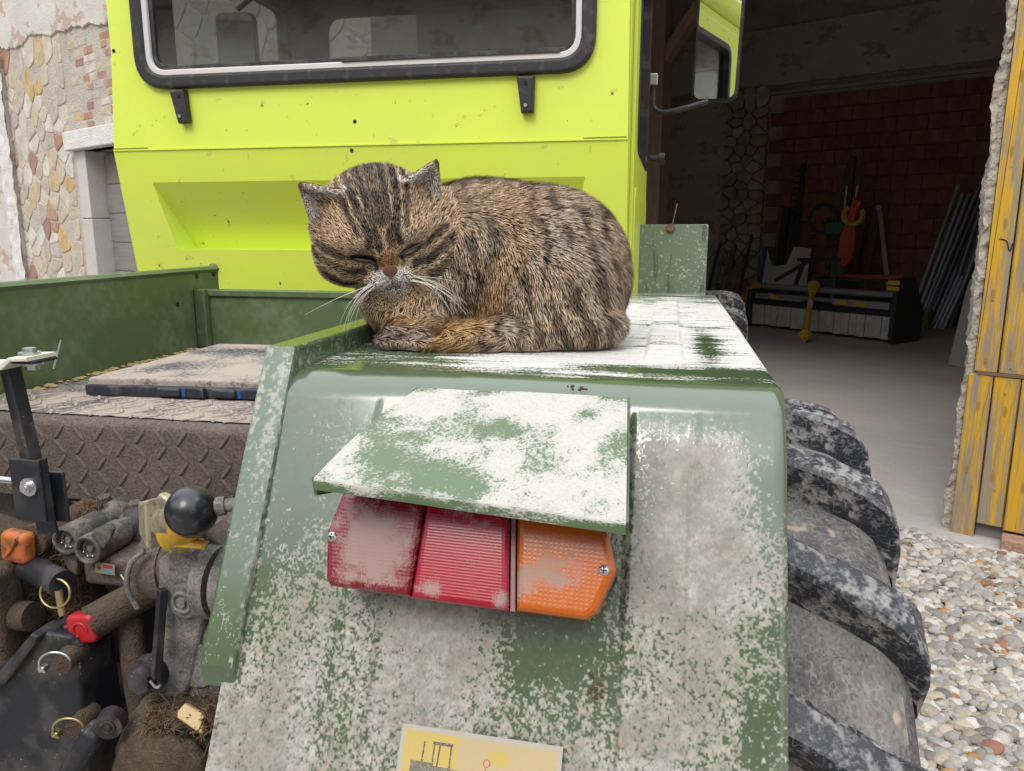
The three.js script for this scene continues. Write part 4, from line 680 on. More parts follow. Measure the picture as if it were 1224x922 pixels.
  const headLines = [   // dark marks in head coordinates (x mirrored): [points, half width]
    [[[0.0, 0.035], [0.002, 0.06], [0.0, 0.09]], 0.0035], [[[0.0075, 0.008], [0.009, 0.03], [0.012, 0.06], [0.015, 0.09]], 0.0030], [[[0.019, 0.012], [0.017, 0.028], [0.024, 0.05], [0.031, 0.085]], 0.0030],
    [[[0.030, 0.03], [0.037, 0.05], [0.042, 0.07]], 0.0024], [[[0.054, 0.001], [0.064, 0.005], [0.078, 0.008]], 0.0036], [[[0.034, -0.022], [0.05, -0.02], [0.068, -0.012], [0.085, -0.004]], 0.0036], [[[0.045, -0.04], [0.062, -0.036], [0.08, -0.024]], 0.0034], [[[0.0155, -0.008], [0.0165, -0.018], [0.012, -0.03]], 0.0017]];
  function coat(p, n) {
    const h = toHead(p), hr = h.length();
    const body = () => {
      const w = fb3(p.x * 22, p.y * 22, p.z * 22, 5) - 0.5, w2 = fb3(p.x * 60, p.y * 60, p.z * 60, 7) - 0.5;
      let c = mix3(GRY, BEI, cl(0.5 + 2.2 * w));
      // broken dark bars running down the flank
      const ph = (p.x + 0.35 * (p.y - 1.5)) * 215 + w * 7.5, brk = fb3(p.x * 34, p.y * 46, p.z * 34, 15) - 0.5, bars = Math.sin(ph) + brk * 3.4 + w2 * 1.6;
      c = mix3(c, mix3(BRN, DRK, 0.6), ss(0.18, 0.85, bars) * 0.88);
      c = mix3(c, PAL, ss(0.2, 0.9, -bars) * 0.35);
      const back = Math.hypot(p.z + 1.125, (p.y - 1.655 + 1.9 * Math.max(0, p.x + 0.2) ** 1.35) * 0.9) + 0.03 * w; c = mix3(c, DRK, ss(0.062, 0.03, back) * 0.9);   // the dark stripe of the coat along the spine
      const front = ss(-1.09, -1.04, p.z);
      const [d, at] = segD(p.x + w * 0.02, p.y + w2 * 0.012, poly); c = mix3(c, mix3(ORG, PAL, 0.5 * (1 - at)), front * ss(0.034 - 0.014 * at, 0.012, d) * (0.72 + 0.26 * Math.abs(Math.cos(at * 4.2))));
      const [d2] = segD(p.x + w * 0.012, p.y, [[-0.222, 1.60], [-0.235, 1.55], [-0.258, 1.51], [-0.29, 1.484]]); c = mix3(c, DRK, front * ss(0.014, 0.003, d2) * 0.55);
      if (p.y < 1.487 && p.x < -0.225 && p.z > -0.985 && p.x > -0.297) c = mix3(c, ORG, 0.92 * ss(-0.215, -0.25, p.x));
      if (p.x < -0.30) { const ch = Math.sin(p.y * 190 + p.x * 40 + w * 6); let k = mix3(mix3(BEI, ORG, 0.75), DRK, ss(0.35, 0.95, ch) * 0.45); c = mix3(c, k, ss(-0.30, -0.34, p.x) * ss(1.60, 1.54, p.y)); }
      if (p.y < 1.475 && p.z > -0.99 && p.x < -0.298) c = mix3(GRY, DRK, 0.05 + Math.abs(w));
      return c;
    };
    if (hr > 0.125) return body();
    const m = Math.abs(h.x), w = fb3(h.x * 55, h.y * 55, h.z * 55, 21) - 0.5, w2 = fb3(h.x * 160, h.y * 160, h.z * 160, 25) - 0.5;
    let c = mix3(mix3(BEI, ORG, 0.30), GRY, cl(0.3 + 1.6 * w));
    c = mix3(c, PAL, 0.55 * Math.exp(-(((m - 0.031) / 0.016) ** 2 + ((h.y - 0.018) / 0.009) ** 2)) * ss(0.03, 0.05, h.z));   // pale brows
    c = mix3(c, mix3(BEI, PAL, 0.4), 0.6 * ss(0.0, -0.02, h.y) * ss(0.02, 0.05, m));
    for (const [L, hw] of headLines) { const [d] = segD(m + w * 0.008, h.y + w * 0.01, L); const ok = h.z > -0.045 ? 1 : 0; c = mix3(c, DRK, cl(ok * ss(hw * 2.3, hw * 0.9, d) * (0.9 + w))); }
    c = mix3(c, DRK, ss(0.05, 0.085, h.y) * ss(0.04, 0.02, m) * (0.4 + 1.1 * cl(w + 0.4)) * 0.8);
    const tk = ss(0.2, 0.45, Math.abs(w2) * 2) * 0.25; c = mix3(c, DRK, tk * ss(0.0, 0.03, h.y));
    // dark lids round the eyes, rusty nose bridge, white muzzle and chin
    c = mix3(c, DRK, h.z > 0.04 ? ss(1.2, 0.75, eyeAt(m, h.y, 0.0185, 0.0066)) * 0.92 : 0);
    const nb = Math.hypot(h.x / 0.0125, (h.y + 0.012) / 0.017); c = mix3(c, [0.34, 0.15, 0.06], h.z > 0.05 ? ss(1.2, 0.7, nb) * 0.9 : 0);
    const mz = Math.hypot((m - 0.012) / 0.0155, (h.y + 0.036) / 0.0145); c = mix3(c, WHT, h.z > 0.045 ? ss(1.25, 0.75, mz) * 0.95 : 0);
    const chn = Math.hypot(h.x / 0.02, (h.y + 0.054) / 0.011); c = mix3(c, [0.78, 0.73, 0.70], h.z > 0.03 ? ss(1.3, 0.7, chn) * 0.9 : 0);
    c = mix3(c, DRK, h.z > 0.06 && m < 0.0016 && h.y < -0.026 && h.y > -0.043 ? 0.75 : 0);
    // ears: rusty backs, pale hair inside, dark rims
    for (const [t1, t2, s] of ears) if (s * h.x > 0.03 && h.y > 0.03) {
      t1.closestPointToPoint(h, tq); const a = tq.distanceTo(h); t2.closestPointToPoint(h, tq); const b = tq.distanceTo(h);
      if (Math.min(a, b) < 0.007 && headCore(h) > 0.004) { const nn = n.dot(fw); c = nn > 0.05 ? mix3([0.74, 0.62, 0.56], WHT, cl(0.5 + 2 * w)) : mix3([0.48, 0.25, 0.10], DRK, 0.15); const tipd = h.distanceTo(t1.b); c = mix3(c, DRK, ss(0.009, 0.002, tipd) * 0.6); }
    }
    if (hr < 0.1) return c;
    return mix3(c, body(), ss(0.1, 0.125, hr));
  }
  function headCore(h) { return ell(h.x, h.y, h.z, [0, 0.010, -0.008], [0.080, 0.072, 0.072]); }
  const N = g.attributes.normal, col = new Float32Array(P.length), pv = V(), nv = V();
  for (let i = 0; i < P.length / 3; i++) { pv.set(P[i * 3], P[i * 3 + 1], P[i * 3 + 2]); nv.fromBufferAttribute(N, i); const c = coat(pv, nv); col.set(c, i * 3); }
  g.setAttribute('color', new THREE.BufferAttribute(col, 3));
  const off = BASE.clone().negate();
  cat.off = off;
  const body = mesh('body', g, new THREE.MeshPhysicalMaterial({ vertexColors: true, roughness: 0.95 }), cat);

  // fur: tapered strands rooted on the body
  {
    const R = rng(4242), tris = I.length / 3, cum = new Float64Array(tris); let tot = 0;
    const A = V(), B = V(), Cc = V(), ab = V(), ac = V();
    for (let t = 0; t < tris; t++) {
      A.fromArray(P, I[t * 3] * 3); B.fromArray(P, I[t * 3 + 1] * 3); Cc.fromArray(P, I[t * 3 + 2] * 3);
      let w = ab.subVectors(B, A).cross(ac.subVectors(Cc, A)).length();
      const hd = A.distanceTo(HC); if (hd < 0.115) w *= 1.9; if (A.y < BASE.y + 0.003) w = 0; if (A.z < -1.13) w *= 0.45;
      tot += w; cum[t] = tot;
    }
    const NS = 470000, VP = new Float32Array(NS * 15), VN = new Float32Array(NS * 15), VC = new Float32Array(NS * 15), IX = new Uint32Array(NS * 9);
    const nose = fromHead(0, -0.015, 0.085), fl = V(), dir = V(), side = V(), n = V(), p = V(), q = V();
    let ns = 0;
    for (let s = 0; s < NS; s++) {
      const r = R() * tot; let lo = 0, hi = tris - 1; while (lo < hi) { const m = lo + hi >> 1; if (cum[m] < r) lo = m + 1; else hi = m; }
      A.fromArray(P, I[lo * 3] * 3); B.fromArray(P, I[lo * 3 + 1] * 3); Cc.fromArray(P, I[lo * 3 + 2] * 3);
      let u = R(), v = R(); if (u + v > 1) { u = 1 - u; v = 1 - v; }
      p.copy(A).addScaledVector(ab.subVectors(B, A), u).addScaledVector(ac.subVectors(Cc, A), v);
      n.fromBufferAttribute(N, I[lo * 3]).multiplyScalar(1 - u - v).addScaledVector(fl.fromBufferAttribute(N, I[lo * 3 + 1]), u).addScaledVector(fl.fromBufferAttribute(N, I[lo * 3 + 2]), v).normalize();
      const h = toHead(p), hr = h.length();
      const onEye = h.z > 0.04 && eyeAt(Math.abs(h.x), h.y, 0.0130, 0.0034) < 1;
      const onNose = h.z > 0.06 && Math.hypot(h.x / 0.0105, (h.y + 0.0225) / 0.0078) < 1;
      if (onEye || onNose) continue;
      let len, lift;
      let onEar = false; if (h.y > 0.03 && Math.abs(h.x) > 0.035 && hr < 0.15 && headCore(h) > 0.004) { const [t1, t2] = ears[h.x < 0 ? 0 : 1]; t1.closestPointToPoint(h, tq); let ed = tq.distanceTo(h); t2.closestPointToPoint(h, tq); onEar = Math.min(ed, tq.distanceTo(h)) < 0.008; }
      const isHead = onEar || hr < 0.108 && h.z > -0.05;
      if (isHead) {
        fl.subVectors(p, nose); fl.addScaledVector(hy, 0.01);
        const fd = cl(fl.length() / 0.12); len = mix(0.0024, 0.0078, fd * fd) + (h.y < -0.03 && Math.abs(h.x) > 0.03 ? 0.003 : 0); lift = mix(0.25, 0.42, fd);
        if (h.z > 0.05 && Math.abs(h.x) < 0.024 && h.y < -0.02) { len = 0.0017; lift = 0.2; }
        if (onEar) { len = 0.0026; fl.copy(ears[h.x < 0 ? 0 : 1][0].b).sub(h); fl.set(0, 0, 0).addScaledVector(hx, ears[h.x < 0 ? 0 : 1][0].b.x - h.x).addScaledVector(hy, ears[h.x < 0 ? 0 : 1][0].b.y - h.y + 0.01).addScaledVector(fw, 0.004); lift = 0.3; }
      } else {
        fl.set(0.30, -1.0, 0.1);
        { const tx = ss(-0.27, -0.33, p.x); fl.x = mix(fl.x, -0.1 + (p.x + 0.3) * 2, tx); }
        len = 0.0115; lift = 0.55;
        if (p.z > -0.985 && p.y < 1.487 && p.x > -0.298 && p.x < -0.2) { fl.set(-1, -0.25, 0.25); len = 0.016; lift = 0.45; }
        if (p.y < 1.476 && p.x < -0.298 && p.z > -1.0) { len = 0.0024; lift = 0.3; fl.set(-0.1, -0.3, 1); }
        const ty = ss(0.1, 0.75, n.y); fl.x = mix(fl.x, 1, ty); fl.y = mix(fl.y, -0.15, ty); fl.z = mix(fl.z, 0, ty); len = mix(len, 0.0125, ty);
      }
      const cx = vn3(p.x * 150, p.y * 150, p.z * 150, 31) - 0.5, cy = vn3(p.x * 150, p.y * 150, p.z * 150, 33) - 0.5, cz = vn3(p.x * 150, p.y * 150, p.z * 150, 35) - 0.5;
      fl.addScaledVector(n, -fl.dot(n)); if (fl.lengthSq() < 1e-8) fl.set(0.3, -1, 0).addScaledVector(n, -n.y * -1); fl.normalize();
      dir.copy(fl).addScaledVector(n, lift + (R() - 0.5) * 0.25); dir.x += cx * 0.42 + (R() - 0.5) * 0.34; dir.y += cy * 0.42 + (R() - 0.5) * 0.34; dir.z += cz * 0.42 + (R() - 0.5) * 0.34; dir.normalize();
      if (dir.dot(n) < 0.12) dir.addScaledVector(n, 0.2 - dir.dot(n)).normalize();
      len *= 0.65 + 0.6 * R();
      side.crossVectors(dir, n).normalize().multiplyScalar(0.5 * (isHead ? 0.00044 : 0.00055)); if (R() < 0.5) side.negate();
      q.copy(p).addScaledVector(dir, len); q.addScaledVector(fl, len * 0.22).addScaledVector(n, -len * 0.08);
      if (q.y < BASE.y) q.y = BASE.y + R() * 0.002;
      const c = coat(p, n), j = 0.84 + 0.32 * R(), tick = R();
      const root = [c[0] * 0.95 * j, c[1] * 0.94 * j, c[2] * 0.93 * j];
      let tip = [cl(c[0] * 1.12 * j + 0.015), cl(c[1] * 1.10 * j + 0.012), cl(c[2] * 1.08 * j + 0.01)];
      if (c[0] > 0.68) tip = c; else if (tick < 0.10) tip = mix3(tip, [0.03, 0.02, 0.015], 0.7); else if (tick > (isHead ? 0.85 : 0.70)) tip = mix3(tip, [0.86, 0.75, 0.64], 0.6);
      const o = ns * 15, mx = (p.x + q.x) / 2 + dir.x * len * 0.04, my = (p.y + q.y) / 2 + dir.y * len * 0.04, mz = (p.z + q.z) / 2 + dir.z * len * 0.04;
      VP.set([p.x - side.x, p.y - side.y, p.z - side.z, p.x + side.x, p.y + side.y, p.z + side.z, mx - side.x * 0.8, my - side.y * 0.8, mz - side.z * 0.8, mx + side.x * 0.8, my + side.y * 0.8, mz + side.z * 0.8, q.x, q.y, q.z], o);
      for (let k = 0; k < 5; k++) { VN[o + k * 3] = n.x; VN[o + k * 3 + 1] = n.y; VN[o + k * 3 + 2] = n.z; VC.set(k < 2 ? root : k < 4 ? c.map((x, i) => x * j) : tip, o + k * 3); }
      const b = ns * 5; IX.set([b, b + 1, b + 2, b + 1, b + 3, b + 2, b + 2, b + 3, b + 4], ns * 9); ns++;
    }
    const fg = new THREE.BufferGeometry();
    fg.setAttribute('position', new THREE.BufferAttribute(VP.slice(0, ns * 15), 3)); fg.setAttribute('normal', new THREE.BufferAttribute(VN.slice(0, ns * 15), 3)); fg.setAttribute('color', new THREE.BufferAttribute(VC.slice(0, ns * 15), 3)); fg.setIndex(new THREE.BufferAttribute(IX.slice(0, ns * 9), 1));
    const fur = mesh('fur', fg, new THREE.MeshPhysicalMaterial({ vertexColors: true, roughness: 0.62, side: THREE.DoubleSide }), cat); fur.userData.kind = 'stuff';
  }
  // eyes half shut, nose leather, mouth line, whiskers
  const put = gg => { gg.applyMatrix4(new THREE.Matrix4().makeBasis(hx, hy, fw).setPosition(HC)); return gg; };
  for (const s of [-1, 1]) {
    mesh('eye', [put(new THREE.SphereGeometry(1, 24, 16).scale(0.0138, 0.0037, 0.0072).rotateZ(s * 0.307).translate(s * 0.0295, -0.0045, 0.0652))], plain(0.022, 0.015, 0.009, 0.4), cat);
    mesh('eyelid', [put(tube([V(-0.0135, -0.002, 0), V(-0.006, 0.0015, 0.0042), V(0.004, 0.0018, 0.004), V(0.0135, -0.0012, -0.002)].map(p => V(p.x, p.y, p.z)), 0.0012, 16, 6).scale(s * 1.15, 1, 1).rotateZ(s * 0.307).translate(s * 0.0295, 0.0008, 0.0705))], plain(0.05, 0.033, 0.024, 0.8), cat);
  }
  const ns = new THREE.Shape(); ns.moveTo(0, -0.0062); ns.quadraticCurveTo(0.003, -0.0052, 0.0072, 0.0005); ns.quadraticCurveTo(0.0085, 0.0042, 0.0045, 0.0048); ns.quadraticCurveTo(0, 0.0038, -0.0045, 0.0048); ns.quadraticCurveTo(-0.0085, 0.0042, -0.0072, 0.0005); ns.quadraticCurveTo(-0.003, -0.0052, 0, -0.0062);
  mesh('nose', put(new THREE.ExtrudeGeometry(ns, { depth: 0.003, bevelEnabled: true, bevelThickness: 0.002, bevelSize: 0.0015, bevelSegments: 3, curveSegments: 8 }).scale(1.08, 0.95, 1).rotateX(-0.35).translate(0, -0.0235, 0.0745)), plain(0.105, 0.042, 0.026, 0.6), cat);
  for (const s of [-1, 1]) mesh('nostril', [put(new THREE.SphereGeometry(1, 10, 8).scale(0.0027, 0.0016, 0.002).rotateZ(s * 0.6).translate(s * 0.0048, -0.0248, 0.0785))], plain(0.02, 0.01, 0.008, 0.8), cat);
  mesh('mouth', [put(tube([V(-0.011, -0.0465, 0.0735), V(-0.005, -0.0482, 0.0765), V(0, -0.0435, 0.0765), V(0.005, -0.0482, 0.0765), V(0.011, -0.0465, 0.0735)], 0.0008, 20, 5))], plain(0.05, 0.03, 0.025, 0.9), cat);
  const wr = rng(91), wm = plain(0.85, 0.83, 0.8, 0.35);
  for (const s of [-1, 1]) for (let k = 0; k < 9; k++) {
    const a = wr(), len = 0.066 + 0.06 * wr(), y = -0.029 - 0.012 * wr(), st0 = V(s * (0.014 + 0.01 * wr()), y, 0.075), spread = -0.15 - 0.85 * a;
    const p1 = st0.clone().add(V(s * len * 0.45, len * spread * 0.16 + 0.004, 0.012)), p2 = st0.clone().add(V(s * len * (0.92 - 0.35 * a), len * spread * 0.78, (s > 0 ? 0.022 : -0.008) + 0.02 * wr()));
    const crv = new THREE.QuadraticBezierCurve3(st0, p1, p2), w = new THREE.TubeGeometry(crv, 14, 0.00042, 5), wp = w.attributes.position;
    for (let i = 0; i <= 14; i++) { const c = crv.getPoint(i / 14), f = 1 - 0.75 * i / 14; for (let m = 0; m <= 5; m++) { const o = i * 6 + m; wp.setXYZ(o, mix(c.x, wp.getX(o), f), mix(c.y, wp.getY(o), f), mix(c.z, wp.getZ(o), f)); } }
    mesh('whisker', put(w), wm, cat);
  }
}
// ================================================================ the yard: ground, gravel
const P0 = V(1.4276, 0, -4.4171), BT = -27.6 * RAD;
const BX = V(0.88620, 0, 0.46330), BZ = V(-0.46330, 0, 0.88620);           // the barn's right and outward directions
const barnPoint = (u, y, w) => P0.clone().addScaledVector(BX, -u).addScaledVector(BZ, -w).setY(y);
{
  const gm = surf(1024, 1024, (u, v) => { const a = fb(u, v, 60, 60, 2, 701), b = fb(u, v, 130, 130, 2, 705), n = fb(u, v, 6, 6, 3, 709); const t = cl(a * 0.7 + b * 0.6 - 0.15); return [...mix3([0.13, 0.115, 0.095], [0.46, 0.43, 0.39], t * (0.8 + 0.4 * n)), 0.95, t]; }, 1.6, { bump: 0.015 });
  structure('ground', new THREE.PlaneGeometry(400, 400, 1, 1).rotateX(-Math.PI / 2), gm);
  const R = rng(808), cols = [[0.52, 0.5, 0.47], [0.52, 0.5, 0.47], [0.36, 0.34, 0.31], [0.42, 0.37, 0.30], [0.30, 0.295, 0.29], [0.58, 0.56, 0.53], [0.46, 0.40, 0.32], [0.25, 0.225, 0.2], [0.38, 0.37, 0.37]], rare = [[0.44, 0.25, 0.09], [0.27, 0.13, 0.10], [0.33, 0.17, 0.1], [0.2, 0.19, 0.2]];
  const list = []; for (let i = 0; i < 36000; i++) { const x = 0.3 + R() * 2.9, z = -5.0 + R() * 4.6, d = V(x, 0, z).sub(P0), bz = d.dot(BZ); const keep = bz > 0.20; const sz = 0.010 + 0.012 * Math.pow(R(), 1.6) + (R() < 0.05 ? 0.008 : 0); const c = R() < 0.05 ? rare[R() * 4 | 0] : cols[R() * cols.length | 0]; const q = [x, z, sz, R(), R(), R(), c, 0.85 + 0.3 * R(), R()]; if (keep) list.push(q); }
  const shapes = [1, 2, 3].map(s => { const g = new THREE.IcosahedronGeometry(1, 2), p = g.attributes.position; for (let i = 0; i < p.count; i++) { const x = p.getX(i), y = p.getY(i), z = p.getZ(i), k = 0.78 + 0.42 * fb3(x * 1.3 + s * 9, y * 1.3, z * 1.3, s); p.setXYZ(i, x * k * 1.25, y * k * 0.66, z * k); } g.computeVertexNormals(); return g; });
  const pm = surf(256, 256, (u, v) => { const a = fb(u, v, 12, 12, 4, 715); const t = 0.78 + 0.3 * a; return [t, t * 0.99, t * 0.97, 0.8, a]; }, 0.1); pm.userData.tile = 1.5;
  const dm = new THREE.Object3D(), cc = new THREE.Color();
  const gg = new THREE.Group(); gg.name = 'gravel';
  shapes.forEach((g, s) => {
    const part = list.filter((_, i) => i % 3 === s), gu = boxUV(g, 1.5), im = new THREE.InstancedMesh(gu, pm, part.length);
    part.forEach(([x, z, sz, a, b, c, col, k, lay], i) => { dm.position.set(x, lay * 0.022, z); dm.rotation.set((a - 0.5) * 0.9, b * 6.28, (c - 0.5) * 0.9); dm.scale.setScalar(sz * 1.2); dm.updateMatrix(); im.setMatrixAt(i, dm.matrix); im.setColorAt(i, cc.setRGB(col[0] * k, col[1] * k, col[2] * k)); });
    im.name = 'pebbles'; im.castShadow = im.receiveShadow = true; im.userData.kind = 'stuff'; gg.add(im);
  });
  tag(gg, 'loose pale rounded gravel spread over the yard before the barn', 'gravel', null, 'stuff');
  // grass in the gravel
  const tuft = (x, z, n, h, seed, label) => { const r = rng(seed), a = []; for (let i = 0; i < n; i++) { const an = r() * 6.28, l = h * (0.5 + r()), b = V((r() - 0.5) * 0.03, 0.005, (r() - 0.5) * 0.03), e = b.clone().add(V(Math.cos(an) * l, l * (0.25 + 0.5 * r()), Math.sin(an) * l)), m = b.clone().lerp(e, 0.5).add(V(0, l * 0.25, 0)), w = V(-Math.sin(an), 0, Math.cos(an)).multiplyScalar(0.0022); a.push(quads([[b.clone().sub(w).toArray(), b.clone().add(w).toArray(), m.clone().add(w).toArray(), m.clone().sub(w).toArray()], [m.clone().sub(w).toArray(), m.clone().add(w).toArray(), e.toArray()]])); } const t = thing('grass_tuft', label, 'grass', [x, 0.01, z]); mesh('blades', a, plain(0.11, 0.13, 0.045, 0.8, { side: THREE.DoubleSide }), t); };
  tuft(0.93, -1.98, 46, 0.06, 3, 'sparse half-dry grass tuft growing in the open gravel by the tyre');
  tuft(1.26, -4.02, 60, 0.03, 5, 'small fresh green weed at the edge of the concrete slab');
}

// ================================================================ the barn
const stoneTex = surf(256, 256, (u, v) => { const n = fb(u, v, 5, 5, 5, 801), g = fb(u, v, 50, 50, 3, 805); const t = 0.55 + 0.5 * n * 0.8 + (g - 0.5) * 0.4; return [t, t * 0.97, t * 0.92, 0.92, n * 0.6 + g * 0.4]; }, 0.5, { bump: 0.012 });
const tint = (base, r, g, b, tile) => { const m = base.clone(); m.color = new THREE.Color().setRGB(r, g, b); m.userData = { tile: tile ?? base.userData.tile }; return m; };
const stoneMats = [[0.62, 0.54, 0.45], [0.66, 0.60, 0.53], [0.55, 0.49, 0.42], [0.70, 0.66, 0.61], [0.60, 0.51, 0.40], [0.52, 0.48, 0.44]].map(c => tint(stoneTex, ...c)), ochre = [tint(stoneTex, 0.62, 0.44, 0.22), tint(stoneTex, 0.62, 0.48, 0.30)], brickRed = [tint(stoneTex, 0.46, 0.27, 0.2), tint(stoneTex, 0.48, 0.31, 0.24), tint(stoneTex, 0.39, 0.24, 0.19)];
const mortar = surf(512, 512, (u, v) => { const n = fb(u, v, 5, 5, 5, 811), g = fb(u, v, 70, 70, 3, 815); return [...mix3([0.32, 0.285, 0.24], [0.52, 0.475, 0.41], cl(n * 0.9 + (g - 0.5) * 0.5)), 0.97, g * 0.6 + n * 0.4]; }, 1.2, { bump: 0.02 });
const plaster = surf(512, 512, (u, v) => { const n = fb(u, v, 5, 5, 5, 821), g = fb(u, v, 80, 80, 3, 825), br = ss(0.6, 0.7, fb(u, v, 7, 9, 4, 829)); return [...mix3(mix3([0.43, 0.39, 0.34], [0.6, 0.57, 0.52], n + (g - 0.5) * 0.3), [0.36, 0.21, 0.15], br * 0.6), 0.95, g * 0.5 + n * 0.5 - br * 0.2]; }, 1.5, { bump: 0.012 });
const limewash = surf(256, 256, (u, v) => { const n = fb(u, v, 6, 6, 5, 871), g = fb(u, v, 60, 60, 3, 875); return [...mix3([0.5, 0.48, 0.45], [0.68, 0.665, 0.64], cl(n + (g - 0.5) * 0.4)), 0.95, g]; }, 0.8, { bump: 0.01 });   // white lime coat on lintel and pier edge
const concrete = surf(1024, 1024, (u, v) => { const n = fb(u, v, 4, 4, 6, 831), g = fb(u, v, 140, 140, 2, 835), s = fb(u, v, 9, 30, 3, 839); return [...mix3([0.33, 0.31, 0.285], [0.5, 0.475, 0.45], cl(n * 0.8 + s * 0.3 + (g - 0.5) * 0.25)), 0.8, g]; }, 3, { bump: 0.002 });
const greyBoard = surf(512, 512, (u, v) => { const n = fb(u, v, 3, 40, 4, 841), m = fb(u, v, 5, 5, 4, 845); return [...mix3([0.14, 0.13, 0.13], [0.25, 0.235, 0.225], n * 0.6 + m * 0.4), 0.85, n]; }, 1.0, { bump: 0.003 });
const blockTex = surf(256, 256, (u, v) => { const n = fb(u, v, 5, 5, 4, 851), g = fb(u, v, 6, 60, 2, 855); const t = 0.7 + 0.5 * (n - 0.5) + 0.3 * (g - 0.5); return [t, t, t, 0.9, g]; }, 0.6, { bump: 0.004 });
const timber = surf(512, 512, (u, v) => { const n = fb(u, v, 40, 3, 4, 861), m = fb(u, v, 5, 4, 3, 865); return [...mix3([0.14, 0.085, 0.05], [0.36, 0.25, 0.16], n * 0.6 + m * 0.4), 0.8, n]; }, 0.6, { bump: 0.003 });

// convex cell of a jittered point against its neighbours
function cells(pts, gap, clip) {
  return pts.map(([x, y], i) => {
    let poly = clip ? clip(x, y, i) : [[x - 0.5, y - 0.3], [x + 0.5, y - 0.3], [x + 0.5, y + 0.3], [x - 0.5, y + 0.3]];
    pts.forEach(([a, b], j) => {
      if (i === j) return; const dx = a - x, dy = b - y, L = Math.hypot(dx, dy); if (L > 0.9 || L < 1e-6) return;
      const k = L / 2 - gap, nx = dx / L, ny = dy / L, out = [];
      for (let q = 0; q < poly.length; q++) { const A = poly[q], B = poly[(q + 1) % poly.length], da = (A[0] - x) * nx + (A[1] - y) * ny - k, db = (B[0] - x) * nx + (B[1] - y) * ny - k; if (da <= 0) out.push(A); if (da < 0 !== db < 0) { const t = da / (da - db); out.push([mix(A[0], B[0], t), mix(A[1], B[1], t)]); } }
      poly = out;
    });
    return poly;
  });
}
const barn = thing('barn', 'old stone and brick barn with a wide dark gateway', 'barn', P0.toArray(), BT);
function rubble(parent, rects, sx, sy, zBack, zFront, seed, pick) {
  const r = rng(seed), pts = [], own = [];
  for (const [x0, x1, y0, y1] of rects) { let row = 0; for (let y = y0; y < y1; y += sy, row++) for (let x = x0 + (row % 2) * sx * 0.5; x < x1; x += sx) if (r() > 0.03) { pts.push([cl(x + (r() - 0.5) * sx * 0.7, x0 + 0.02, x1 - 0.02), y + (r() - 0.5) * sy * 0.5]); own.push([x0, x1]); } }
  cells(pts, 0.009, (x, y, i) => { const a = Math.max(x - 0.5, own[i][0] - 0.06), b = Math.min(x + 0.5, own[i][1] + 0.06); return [[a, y - 0.3], [b, y - 0.3], [b, y + 0.3], [a, y + 0.3]]; }).forEach((poly, i) => {
    if (poly.length < 3) return; const sh = new THREE.Shape(), n = poly.length, mid = (a, b) => [(a[0] + b[0]) / 2, (a[1] + b[1]) / 2];
    const cut = 0.22 + 0.12 * r(), lp = (a, b, t) => [mix(a[0], b[0], t), mix(a[1], b[1], t)], m0 = lp(poly[0], poly[n - 1], cut); sh.moveTo(...m0); poly.forEach((p, k) => { const nx = poly[(k + 1) % n], a = lp(p, nx, cut), b = lp(nx, p, cut); sh.quadraticCurveTo(p[0], p[1], a[0], a[1]); sh.lineTo(b[0] + (r() - 0.5) * 0.01, b[1] + (r() - 0.5) * 0.01); });
    const d = zFront - zBack - 0.020 * r() * r();
    const g = new THREE.ExtrudeGeometry(sh, { depth: d - 0.012, bevelEnabled: true, bevelThickness: 0.012, bevelSize: 0.012, bevelOffset: -0.012, bevelSegments: 2, curveSegments: 2 }).translate(0, 0, zBack);
    mesh('stone', g, pick(pts[i][0], pts[i][1], r), parent);
  });
}
